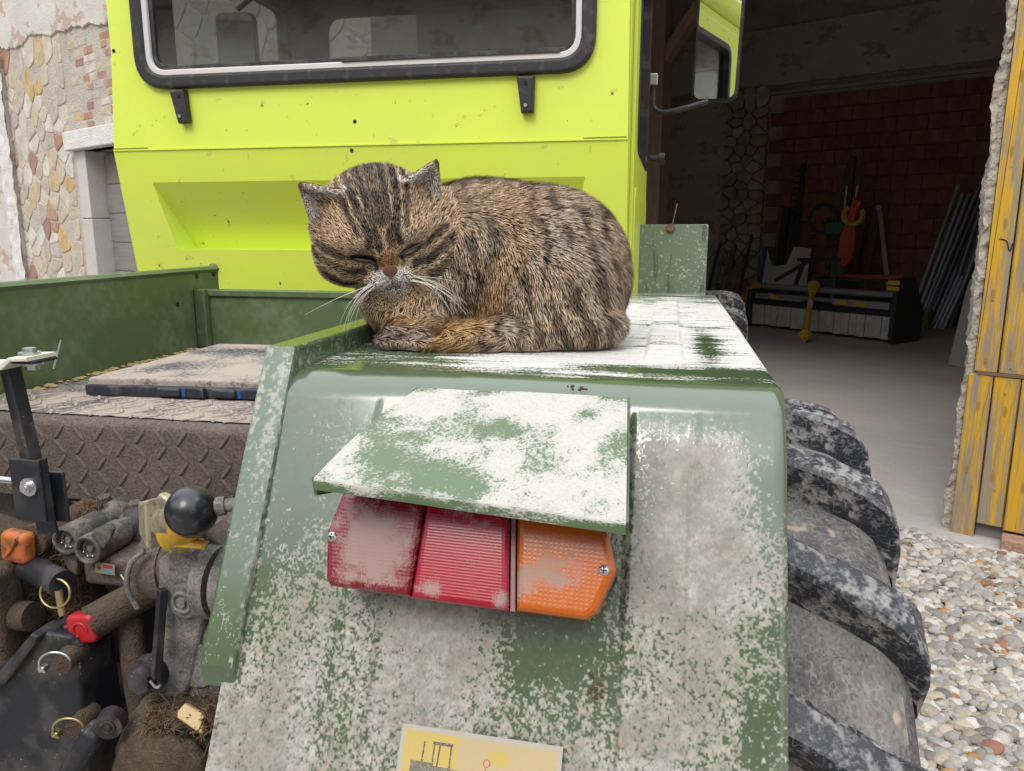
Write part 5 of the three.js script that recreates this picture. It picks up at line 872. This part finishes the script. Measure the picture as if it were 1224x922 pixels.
{
  const fl = mesh('facade_wall', [box(-16, -10.33, -0.1, 6.9, -0.55, -0.015), box(-8.6, -4.45, -0.1, 6.9, -0.55, -0.015), box(-10.33, -8.6, 2.62, 6.9, -0.55, -0.015), box(-4.45, 0.13, 4.9, 6.9, -0.55, -0.015), box(0.13, 5, -0.1, 6.9, -0.55, -0.03)], mortar, barn);
  fl.userData.label = 'rubble stone front wall with patches of brick and plaster';
  const pick = (x, y, r) => { const k = r(); if (x > -10.2 && x < -8 && y > 2.95 && y < 3.7) return k < 0.4 ? brickRed[r() * 3 | 0] : k < 0.6 ? ochre[r() * 2 | 0] : stoneMats[r() * 6 | 0]; if (k < 0.10) return ochre[r() * 2 | 0]; if (k < 0.19) return brickRed[r() * 3 | 0]; return stoneMats[r() * 6 | 0]; };
  rubble(fl, [[-12.5, -10.52, 0.75, 3.95]], 0.36, 0.185, -0.12, 0.0, 901, pick);
  rubble(fl, [[-8.3, -4.55, 1.9, 4.1]], 0.5, 0.3, -0.12, 0.0, 911, (x, y, r) => stoneMats[r() * 6 | 0]);
  { const r = rng(77); for (let row = 0; row < 10; row++) for (let x = -10.46 + (row % 2) * 0.14 + r() * 0.05; x < -8.62;) { const w = 0.16 + r() * 0.2, h = 0.07 + r() * 0.035, k = r(); mesh('brick', new RoundedBoxGeometry(w - 0.02, h, 0.1, 1, 0.012).rotateZ((r() - 0.5) * 0.05).translate(x + w / 2, 2.93 + row * 0.108 + (r() - 0.5) * 0.02, -0.058 - r() * 0.012), k < 0.42 ? brickRed[r() * 3 | 0] : k < 0.55 ? ochre[r() * 2 | 0] : stoneMats[r() * 6 | 0], fl); x += w; } }
  // plaster left on the upper wall and the plastered pier at the far end
  const lump = (g, amp, f, seed) => { const p = g.attributes.position; for (let i = 0; i < p.count; i++) p.setZ(i, p.getZ(i) + amp * (fb3(p.getX(i) * f, p.getY(i) * f, 3, seed) - 0.5)); g.computeVertexNormals(); return g; };
  { const rr = rng(23), sh = [[-8.55, 6.0], [-16, 6.0], [-16, 3.6]]; for (let x = -12.9; x < -8.6; x += 0.06) sh.push([x, 4.02 + 0.07 * (x + 10.7) * -0.6 + 0.5 * (fb3(x * 1.3, 2, 5) - 0.5) + 0.04 * (rr() - 0.5)]); sh.push([-8.55, 3.9]); mesh('upper_plaster', prism(sh.reverse(), 0.035, 0.008).translate(0, 0, -0.018), plaster, fl); }
  mesh('pier', [box(-15.4, -12.45, -0.1, 6, -0.2, 0.05)], plaster, fl);
  mesh('pier_edge', lump(new THREE.PlaneGeometry(0.42, 4.4, 10, 90).translate(-12.62, 1.9, 0.065), 0.07, 9, 9), limewash, fl);
  // the walled-up doorway: concrete jamb, lintel, grey boards
  mesh('door_lintel', [box(-10.42, -8.5, 2.62, 2.86, -0.2, 0.11, 0.02)], limewash, fl);
  mesh('door_jamb', [box(-10.33, -10.02, -0.1, 1.75, -0.5, 0.012, 0.01), box(-10.33, -10.04, 1.76, 2.615, -0.5, 0.008, 0.01)], tint(concrete, 1.1, 1.1, 1.09), fl);
  for (let k = 0; k < 7; k++) mesh('board', [box(-10.02, -8.62, k * 0.375 - 0.05, k * 0.375 + 0.318, -0.26, -0.22 + 0.004 * (k % 3), 0.006)], greyBoard, fl);
  // crumbling right edge of the gateway
  const jr = rng(17), jg = new THREE.BoxGeometry(0.075, 5.5, 0.2, 8, 330, 8), jp = jg.attributes.position;
  for (let i = 0; i < jp.count; i++) { const x = jp.getX(i), y = jp.getY(i), z = jp.getZ(i), n = fb3(x * 9, y * 4, z * 9, 41) - 0.5, m = fb3(x * 40, y * 34, z * 40, 43) - 0.5, q = fb3(x * 90, y * 90, z * 90, 47) - 0.5; jp.setXYZ(i, x + (x < 0.02 ? n * 0.085 + m * 0.035 + q * 0.012 : 0), y, z + (z > 0 ? n * 0.05 + m * 0.03 + q * 0.012 : 0)); }
  jg.computeVertexNormals(); mesh('gate_jamb', jg.translate(0.17, 2.72, -0.02), mortar, barn);
  mesh('gate_frame', [box(0.205, 0.235, 0.05, 4.2, 0.02, 0.085, 0.006)], timber, barn);

  // inside
  const back = mesh('back_wall', [box(-5.15, 5, 0, 4.15, -11, -10.62), box(-9, 5, 4.15, 7, -11, -10.72), box(-9, -5.15, 0, 4.15, -11, -10.6)], mortar, barn);
  const br = [[0.38, 0.165, 0.105], [0.42, 0.185, 0.12], [0.34, 0.145, 0.09], [0.39, 0.175, 0.115]].map(c => tint(blockTex, ...c)), r = rng(55);
  const bg = new RoundedBoxGeometry(0.493, 0.242, 0.1, 1, 0.005), bu = boxUV(bg, 0.6); bu.keepUV = true;
  for (let row = 0; row < 16; row++) for (let c = 0; c < 9; c++) { const m = mesh('block', bu, br[r() * 4 | 0], back); m.position.set(-4.85 + c * 0.5 + (row % 2) * 0.25, 0.17 + row * 0.25, -10.6 + 0.008 * r()); }
  rubble(back, [[-5.95, -5.2, 0.1, 4.1]], 0.28, 0.17, -10.62, -10.5, 921, (x, y, q) => stoneMats[q() * 6 | 0]);
  rubble(back, [[-1.28, -0.7, 0.1, 3.6]], 0.3, 0.2, -10.5, -10.38, 931, (x, y, q) => stoneMats[q() * 6 | 0]);
  mesh('inner_plaster', [box(-8.9, -5.98, 0, 4.1, -10.6, -10.52)], plaster, back);
  mesh('plaster_band', [box(-8.9, 4.9, 4.32, 5.35, -10.72, -10.64)], plaster, back);
  mesh('ledge', [box(-8.9, 4.9, 4.12, 4.18, -10.8, -10.5)], mortar, back);
  mesh('side_wall', [box(-9.4, -9, 0, 7, -11, -0.55), box(5, 5.4, 0, 7, -11, -0.03)], mortar, barn);
  mesh('roof', [box(-16, 5.6, 6.9, 7.1, -11.2, 0.3)], timber, barn);
  for (let k = 0; k < 5; k++) mesh('rafter', [box(-9, 5, 6.6, 6.85, -9.6 + k * 2, -9.4 + k * 2)], timber, barn);
  mesh('timber_post', [box(-4.62, -4.36, 0.03, 6.6, -5.15, -4.9, 0.01)], timber, barn).userData.label = 'upright timber post inside the barn';
  mesh('post_brace', [bar(V(-4.5, 3.6, -5.02), V(-5.6, 4.9, -5.02), 0.16, 0.14), bar(V(-4.5, 3.7, -5.02), V(-3.5, 4.9, -5.02), 0.16, 0.14)], timber, barn);
  const floor = mesh(numbered('barn_floor'), box(-9, 5, -0.12, 0.03, -10.6, 0.22, 0.012), concrete, scene); floor.position.copy(P0); floor.rotation.y = BT; floor.userData.kind = 'structure';
  const plinth = mesh('plinth', [box(0.27, 5, -0.05, 0.115, -0.03, 0.07, 0.008)], greyBoard, barn);
}
const bthing = (name, label, cat, u, w, turn = 0, group, y = 0.03) => thing(name, label, cat, barnPoint(u, y, w).toArray(), BT + turn, group);
// ---- the yellow plank door in front of the wall
{
  const door = bthing('barn_door', 'weathered yellow plank barn door with peeling paint beside the gateway', 'door', -0.17, -0.1, 0, undefined, 0);
  const mats = [1, 2, 3].map(s => surf(256, 1024, (u, v) => {
    const gr = fb(u, v, 46, 3, 4, 940 + s * 13), n = fb(u, v, 5, 7, 5, 943 + s * 13), f = fb(u, v, 90, 24, 2, 947 + s * 13);
    const bare = ss(0.0, 0.14, gr * 0.62 + n * 0.55 + f * 0.2 - 0.68 + 0.2 * (1 - v) * (s !== 2 ? 1 : 0.4));
    const kx = 0.3 + 0.4 * h2(s, Math.floor(v * 5), 3), kd = Math.hypot((u - kx) * 0.5, (v * 5 - Math.floor(v * 5) - 0.5) * 0.44), knot = ss(0.045, 0.025, kd);
    let c = mix3(mix3([0.62, 0.36, 0.015], [0.52, 0.29, 0.02], n), mix3([0.2, 0.17, 0.14], [0.36, 0.29, 0.2], gr), bare);
    c = mix3(c, [0.33, 0.17, 0.02], knot * 0.8);
    return [...c, 0.55 + 0.35 * bare, 0.6 - 0.3 * bare + 0.3 * gr];
  }, 0, { bump: 0.003 }));
  const r = rng(66);
  const plank = (x0, x1, y0, y1, k) => { const g = new RoundedBoxGeometry(x1 - x0 - 0.005, y1 - y0, 0.028, 2, 0.004), p = g.attributes.position, uv = g.attributes.uv, L = y1 - y0, o = r() * 0.6; for (let i = 0; i < p.count; i++) { uv.setXY(i, p.getX(i) / 0.13 + 0.5 + (Math.abs(p.getZ(i)) > 0.0135 ? 0 : p.getZ(i) * 5), (p.getY(i) + L / 2) / 1.7 + o); p.setX(i, p.getX(i) + 0.004 * (r() - 0.5)); } g.keepUV = true; const m = mesh('plank', g.translate((x0 + x1) / 2, (y0 + y1) / 2, 0.004 * (r() - 0.5)), mats[k % 3], door); m.userData.label = undefined; delete m.userData.label; return m; };
  plank(-0.008, 0.104, 0.022, 0.884, 0); plank(0.105, 0.222, 0.108, 0.884, 2); plank(0.223, 0.34, 0.098, 0.884, 1); plank(0.341, 0.46, 0.104, 0.884, 2); plank(0.461, 0.58, 0.1, 0.884, 0);
  plank(0.012, 0.118, 0.902, 4.2, 1); plank(0.119, 0.235, 0.902, 4.2, 0); plank(0.236, 0.352, 0.902, 4.2, 1); plank(0.353, 0.47, 0.902, 4.2, 2); plank(0.471, 0.59, 0.902, 4.2, 1);
  mesh('batten', [box(0.01, 0.6, 0.8, 0.95, -0.045, -0.018), box(0.01, 0.6, 2.4, 2.55, -0.045, -0.018)], timber, door);
  mesh('rusty_strip', [box(0.03, 0.6, 0.885, 0.901, -0.016, 0.019, 0.002)], plain(0.16, 0.10, 0.075, 0.85), door);
  mesh('crack', [tube([V(0.055, 1.56, 0.0165), V(0.085, 1.55, 0.0165), V(0.105, 1.50, 0.0165), V(0.113, 1.54, 0.0165)], 0.003, 16, 4)], M.dark, door);
  for (const [x, y] of [[0.06, 1.26], [0.17, 0.93], [0.06, 0.95], [0.16, 0.8], [0.07, 0.3], [0.17, 0.3], [0.07, 1.9], [0.17, 1.72]]) mesh('nail', [cyl(V(x, y, 0.012), V(x, y, 0.0185), 0.0042, 0.0042, 8)], M.brightSteel, door);
  const bk = bthing('brick', 'red brick lying on the gravel against the plinth under the door', 'brick', -0.46, -0.16, 0.1, undefined, 0.02);
  mesh('brick_body', new RoundedBoxGeometry(0.24, 0.065, 0.11, 2, 0.006).translate(0.06, 0.033, 0), brickRed[1], bk);
}
// ---- machinery and stock inside the barn
{
  const steel = plain(0.34, 0.35, 0.37, 0.45, { metalness: 0.5 }), darkM = plain(0.03, 0.03, 0.033, 0.5), yel = plain(0.55, 0.36, 0.02, 0.5), red = plain(0.5, 0.05, 0.015, 0.5), grn = plain(0.02, 0.09, 0.06, 0.5), lightS = plain(0.6, 0.61, 0.62, 0.5), flapM = tint(stoneTex, 0.62, 0.6, 0.56);
  const mw = bthing('flail_mower', 'wide flail mower with grey flaps, black end plates and a yellow drive shaft', 'mower', 2.92, 7.78, -18 * RAD);
  const loc = (u, y, w) => V(2.92 - u, y - 0.03, 7.78 - w).applyAxisAngle(V(0, 1, 0), 18 * RAD);
  mesh('housing', [prism([[-0.35, 0.36], [0.24, 0.34], [0.26, 0.42], [0.1, 0.56], [-0.25, 0.6], [-0.42, 0.45]].map(([z, y]) => [-z, y]), 2.44, 0.01).applyMatrix4(new THREE.Matrix4().makeBasis(V(0, 0, -1), V(0, 1, 0), V(1, 0, 0))).translate(-1.24, 0, 0)], darkM, mw);
  for (let k = 0; k < 19; k++) mesh('flap', [box(-1.235 + k * 0.1275, -1.235 + k * 0.1275 + 0.121, 0.045 + 0.008 * (k % 3), 0.37, 0.25 + 0.006 * (k % 2), 0.262 + 0.006 * (k % 2), 0.003)], flapM, mw);
  for (const [x, h] of [[1.22, 0.92], [-1.3, 0.62]]) { const p = mesh('end_plate', [prism([[-0.35, 0.0], [0.32, 0.0], [0.36, 0.12], [0.33, h], [-0.1, h], [-0.4, 0.4]].map(([z, y]) => [-z, y]), 0.07, 0.01).applyMatrix4(new THREE.Matrix4().makeBasis(V(0, 0, -1), V(0, 1, 0), V(1, 0, 0))).translate(x, 0, 0)], darkM, mw); if (h > 0.7) for (const y of [0.78, 0.86]) mesh('warning_label', [box(x - 0.08, x + 0.09, y - 0.028, y + 0.028, 0.332, 0.337)], yel, p); }
  mesh('beam', [cyl(V(-1.2, 0.66, 0.05), V(1.2, 0.66, 0.05), 0.05), cyl(V(-1.0, 0.53, 0.2), V(1.1, 0.53, 0.2), 0.035), box(-1.2, -0.3, 0.47, 0.56, 0.18, 0.26, 0.01), box(0.25, 1.15, 0.47, 0.57, 0.18, 0.27, 0.01)], steel, mw);
  for (const [x, z] of [[-0.8, 0.27], [0.42, 0.28], [0.72, 0.28]]) mesh('warning_label', [box(x - 0.09, x + 0.09, 0.49, 0.545, z, z + 0.006)], yel, mw);
  mesh('headstock', [bar(V(-0.72, 0.55, -0.05), V(-0.62, 1.13, -0.2), 0.07, 0.05), bar(V(0.02, 0.55, -0.05), V(-0.12, 1.15, -0.2), 0.07, 0.05), bar(V(0.12, 0.55, 0.1), V(-0.04, 1.1, -0.1), 0.06, 0.05), bar(V(-0.75, 1.1, -0.2), V(0.0, 1.12, -0.2), 0.07, 0.06), bar(V(0.05, 0.84, -0.1), V(1.15, 0.86, -0.1), 0.05, 0.04), bar(V(-1.1, 0.75, -0.1), V(-0.5, 1.1, -0.15), 0.05, 0.05), box(-0.3, 0.12, 0.6, 0.86, -0.3, 0.05, 0.03)], darkM, mw);
  const a = loc(3.14, 0.74, 7.7), b = loc(2.80, 0.1, 6.42), lp = t => a.clone().lerp(b, t);
  const sh = mesh('drive_shaft', [cyl(lp(0.05), lp(0.95), 0.04, 0.04, 16)], yel, mw);
  mesh('shaft_cone', [cyl(lp(-0.02), lp(0.14), 0.1, 0.055, 18), cyl(lp(0.83), lp(0.93), 0.055, 0.085, 18), cyl(lp(0.93), lp(0.99), 0.07, 0.05, 14), cyl(lp(0.99), lp(1.03), 0.03, 0.03)], yel, sh);
  mesh('shaft_label', [cyl(lp(0.32), lp(0.42), 0.0415, 0.0415, 16)], lightS, sh);

  const cb = bthing('cutter_bar', 'tall dark toothed cutter bar standing upright against the brick wall', 'cutter bar', 4.4, 10.25);
  mesh('bar', [bar(V(0.0, 0.02, 0.0), V(0.02, 2.8, -0.22), 0.08, 0.02)], darkM, cb); for (let k = 0; k < 24; k++) { const t = 0.1 + k * 0.112, m = mesh('tooth', prism([[0, -0.035], [-0.13, 0], [0, 0.035]], 0.02, 0.003), darkM, cb); m.position.set(-0.03 + t * 0.007, t, -t * 0.079); }
  const ir = thing; const beam1 = bthing('steel_beam', 'dark steel beam leaning left of the toothed cutter bar', 'beam', 4.66, 10.2); mesh('beam_body', [bar(V(0, 0, 0), V(0.02, 2.0, -0.28), 0.14, 0.06), bar(V(0.16, 0, 0), V(0.14, 1.95, -0.28), 0.08, 0.05)], darkM, beam1);
  const sht = bthing('metal_sheet', 'pale sheet metal panel standing before the cutter bar', 'metal sheet', 4.3, 9.9); mesh('sheet', [prism([[-0.55, 0], [0.3, 0], [0.32, 1.25], [0.0, 1.28], [-0.1, 0.95], [-0.38, 0.9], [-0.5, 1.25]], 0.02).rotateX(-0.12)], lightS, sht); mesh('blue_edge', [bar(V(-0.58, 0, 0.05), V(-0.52, 1.25, -0.1), 0.06, 0.03)], plain(0.05, 0.12, 0.3, 0.5), sht);
  [[3.32, 3.24, 1.92], [3.12, 3.0, 1.99]].forEach(([u0, u1, h], i) => { const p = bthing('timber_plank', i ? 'timber plank leaning beside the slim metal strut' : 'timber plank leaning behind the red and green machine', 'plank', u0, 10.2, 0, 'planks leaning on the brick wall'); mesh('plank_body', [bar(V(0, 0, 0), V(u0 - u1, h, -0.25), 0.16, 0.04)], timber, p); });
  const stt = bthing('metal_strut', 'slim pale metal strut leaning against the brick wall', 'strut', 2.47, 9.9); mesh('strut_body', [bar(V(0, 0, 0), V(-0.5, 1.98, -0.52), 0.06, 0.04)], lightS, stt); mesh('strut_end', [cyl(V(-0.5, 1.97, -0.48), V(-0.5, 1.97, -0.56), 0.045)], lightS, stt);

  const gm = bthing('workshop_machine', 'green machine with red casing, handwheel and a tall black blade behind the mower', 'machine', 3.22, 9.3);
  mesh('pedestal', new THREE.LatheGeometry([[0.3, 0], [0.3, 0.05], [0.2, 0.12], [0.16, 0.5], [0.15, 0.85], [0.2, 0.95], [0.1, 1.2], [0.09, 1.5], [0.0001, 1.52]].map(p => new THREE.Vector2(...p)), 24), grn, gm);
  mesh('casing', [prism([[-0.02, 1.02], [0.12, 0.95], [0.24, 1.1], [0.26, 1.5], [0.22, 1.75], [0.3, 2.05], [0.16, 2.1], [0.08, 1.7], [0.0, 1.45]], 0.16, 0.02, [], 2).translate(0.0, 0, 0.06)], red, gm);
  mesh('gearbox', [new RoundedBoxGeometry(0.36, 0.26, 0.26, 2, 0.06).translate(-0.12, 1.6, 0.02), cyl(V(-0.3, 1.72, 0.02), V(-0.1, 1.66, 0.02), 0.06)], grn, gm);
  const hw = mesh('handwheel', [new THREE.TorusGeometry(0.23, 0.03, 8, 32).translate(-0.32, 1.76, 0.12)], darkM, gm); for (let k = 0; k < 3; k++) mesh('spoke', [bar(V(-0.32, 1.76, 0.12), V(-0.32 + 0.22 * Math.cos(k * 2.1 + 0.4), 1.76 + 0.22 * Math.sin(k * 2.1 + 0.4), 0.12), 0.03, 0.02)], plain(0.3, 0.05, 0.04, 0.5), gm);
  mesh('blade', [prism([[-0.1, 1.6], [0.04, 1.55], [0.07, 2.78], [-0.02, 2.8], [-0.1, 2.5], [-0.13, 2.1]], 0.08, 0.015, [], 2).translate(0.02, 0, -0.1)], darkM, gm);
  mesh('blade_edge', [bar(V(-0.02, 1.7, 0.02), V(0.0, 2.3, 0.02), 0.03, 0.02), bar(V(0.14, 1.95, 0.02), V(0.17, 2.3, 0.02), 0.025, 0.02)], lightS, gm);
  mesh('yellow_ring', [new THREE.TorusGeometry(0.15, 0.045, 8, 22, 4.6).rotateZ(2.2).translate(0.2, 1.82, 0.25)], yel, gm);
  const rb = bthing('red_bar', 'red painted steel bar lying behind the mower', 'bar', 2.9, 9.0); mesh('bar_body', [bar(V(-0.25, 0.82, 0), V(0.75, 0.84, 0), 0.1, 0.06), box(-0.2, -0.12, 0, 0.8, -0.03, 0.03), box(0.6, 0.68, 0, 0.8, -0.03, 0.03)], red, rb);

  const r = rng(303), galv = [[0.30, 0.33, 0.37], [0.38, 0.41, 0.44], [0.12, 0.13, 0.15], [0.2, 0.22, 0.25]].map(c => plain(...c, 0.45, { metalness: 0.4 }));
  for (let k = 0; k < 15; k++) {
    const u0 = 2.15 - k * 0.045 + r() * 0.05, y1 = (k < 9 ? 1.95 : 2.55) + r() * 0.45, u1 = u0 - 0.42 - 0.1 * r(), mi = k < 6 ? r() * 2 | 0 : r() * 4 | 0, p = bthing('steel_pipe', (k < 9 ? 'shorter ' : 'tall ') + ['bluish grey', 'pale galvanised', 'nearly black', 'dark grey'][mi] + ' steel pipe leaning in the back corner of the barn', 'pipe', u0, 9.75 + r() * 0.25, 0, (k < 9 ? 'shorter ' : 'tall ') + ['bluish grey', 'pale galvanised', 'nearly black', 'dark grey'][mi] + ' pipes in the barn corner');
    const A = V(0, 0, 0), B = V(u0 - u1, y1, -0.45), rad = 0.028 + 0.012 * r(); mesh('pipe_body', [cyl(A, B, rad, rad, 12)], galv[mi], p);
  }
  for (let k = 0; k < 3; k++) { const p = bthing('short_pipe', 'short pale steel pipe leaning low before the long pipes', 'pipe', 1.72 - k * 0.06, 9.5, 0, 'short pipes before the bundle'); mesh('pipe_body', [cyl(V(0, 0, 0), V(0.22, 0.85, -0.2), 0.03, 0.03, 12)], galv[1], p); }
  const bu = bthing('bucket', 'small ochre bucket at the foot of the pipes', 'bucket', 1.93, 9.55); mesh('bucket_body', new THREE.LatheGeometry([[0.0001, 0], [0.11, 0], [0.13, 0.3], [0.138, 0.3], [0.138, 0.32], [0.12, 0.32], [0.1, 0.03], [0.0001, 0.03]].map(p => new THREE.Vector2(...p)), 24), plain(0.36, 0.24, 0.08, 0.7), bu);
  const bd = bthing('stone_slab', 'narrow grey slab leaning inside the gateway near the door', 'slab', 0.76, 5.66); mesh('slab_body', [prism([[-0.09, 0], [0.09, 0], [0.085, 0.98], [0.03, 1.03], [-0.07, 1.02], [-0.085, 0.9]], 0.07, 0.01, [], 2).rotateX(-0.1).rotateZ(-0.09)], tint(concrete, 0.65, 0.65, 0.63), bd);
  for (let k = 0; k < 6; k++) { const p = bthing('metal_rod', 'thin upright metal rod in the stack beside the rubble pillar', 'rod', 5.35 + k * 0.13, 9.9 + 0.1 * r(), 0, 'rods by the rubble pillar'); mesh('rod_body', [bar(V(0, 0, 0), V(0.03 + 0.1 * r(), 1.0 + 0.5 * r(), -0.4), 0.05, 0.03)], galv[r() * 4 | 0], p); }
  const yb = bthing('yellow_panel', 'tilted yellow machine cover left of the mower', 'machine cover', 4.75, 9.2, 0.3); mesh('cover', [prism([[-0.25, 0], [0.2, 0], [0.22, 0.62], [0.1, 0.68], [-0.2, 0.35]], 0.2, 0.03, [], 2)], plain(0.4, 0.22, 0.02, 0.6), yb);
  const ob = bthing('rusty_implement', 'low rusty implement frame beside the yellow cover', 'implement', 5.15, 9.2); mesh('frame', [bar(V(-0.4, 0.3, 0), V(0.35, 0.4, 0), 0.12, 0.1), bar(V(-0.3, 0, 0), V(-0.2, 0.5, 0), 0.08, 0.06), bar(V(0.25, 0, 0), V(0.2, 0.55, 0), 0.08, 0.06), bar(V(-0.1, 0.2, 0.1), V(0.05, 0.62, 0.05), 0.1, 0.05)], plain(0.22, 0.07, 0.035, 0.8), ob);
}
// ---- the building across the yard behind the camera, seen only mirrored in glass and paint
{
  const fb_ = thing('farm_building', 'rendered farm building with a dark tiled roof across the yard', 'building', [-2, 0, 8.5]);
  const wall = mesh('wall', [box(-14, 14, -0.1, 5.6, 0, 7)], plaster, fb_);
  mesh('roof', [prism([[-0.6, 5.5], [3.5, 8.8], [7.6, 5.5], [7.6, 5.35], [3.5, 8.6], [-0.6, 5.35]], 29, 0).applyMatrix4(new THREE.Matrix4().makeBasis(V(0, 0, 1), V(0, 1, 0), V(-1, 0, 0))).translate(14.5, 0, 0)], plain(0.16, 0.085, 0.06, 0.85), fb_);
  for (let k = 0; k < 6; k++) { mesh('window', [box(-11.6 + k * 4.4, -10.4 + k * 4.4, 1.2, 2.6, -0.03, 0.05)], M.whiteTrim, fb_); mesh('window_pane', [box(-11.5 + k * 4.4, -10.5 + k * 4.4, 1.3, 2.5, -0.045, -0.032)], plain(0.03, 0.035, 0.04, 0.1), fb_); }
}
renderer.render(scene, camera);
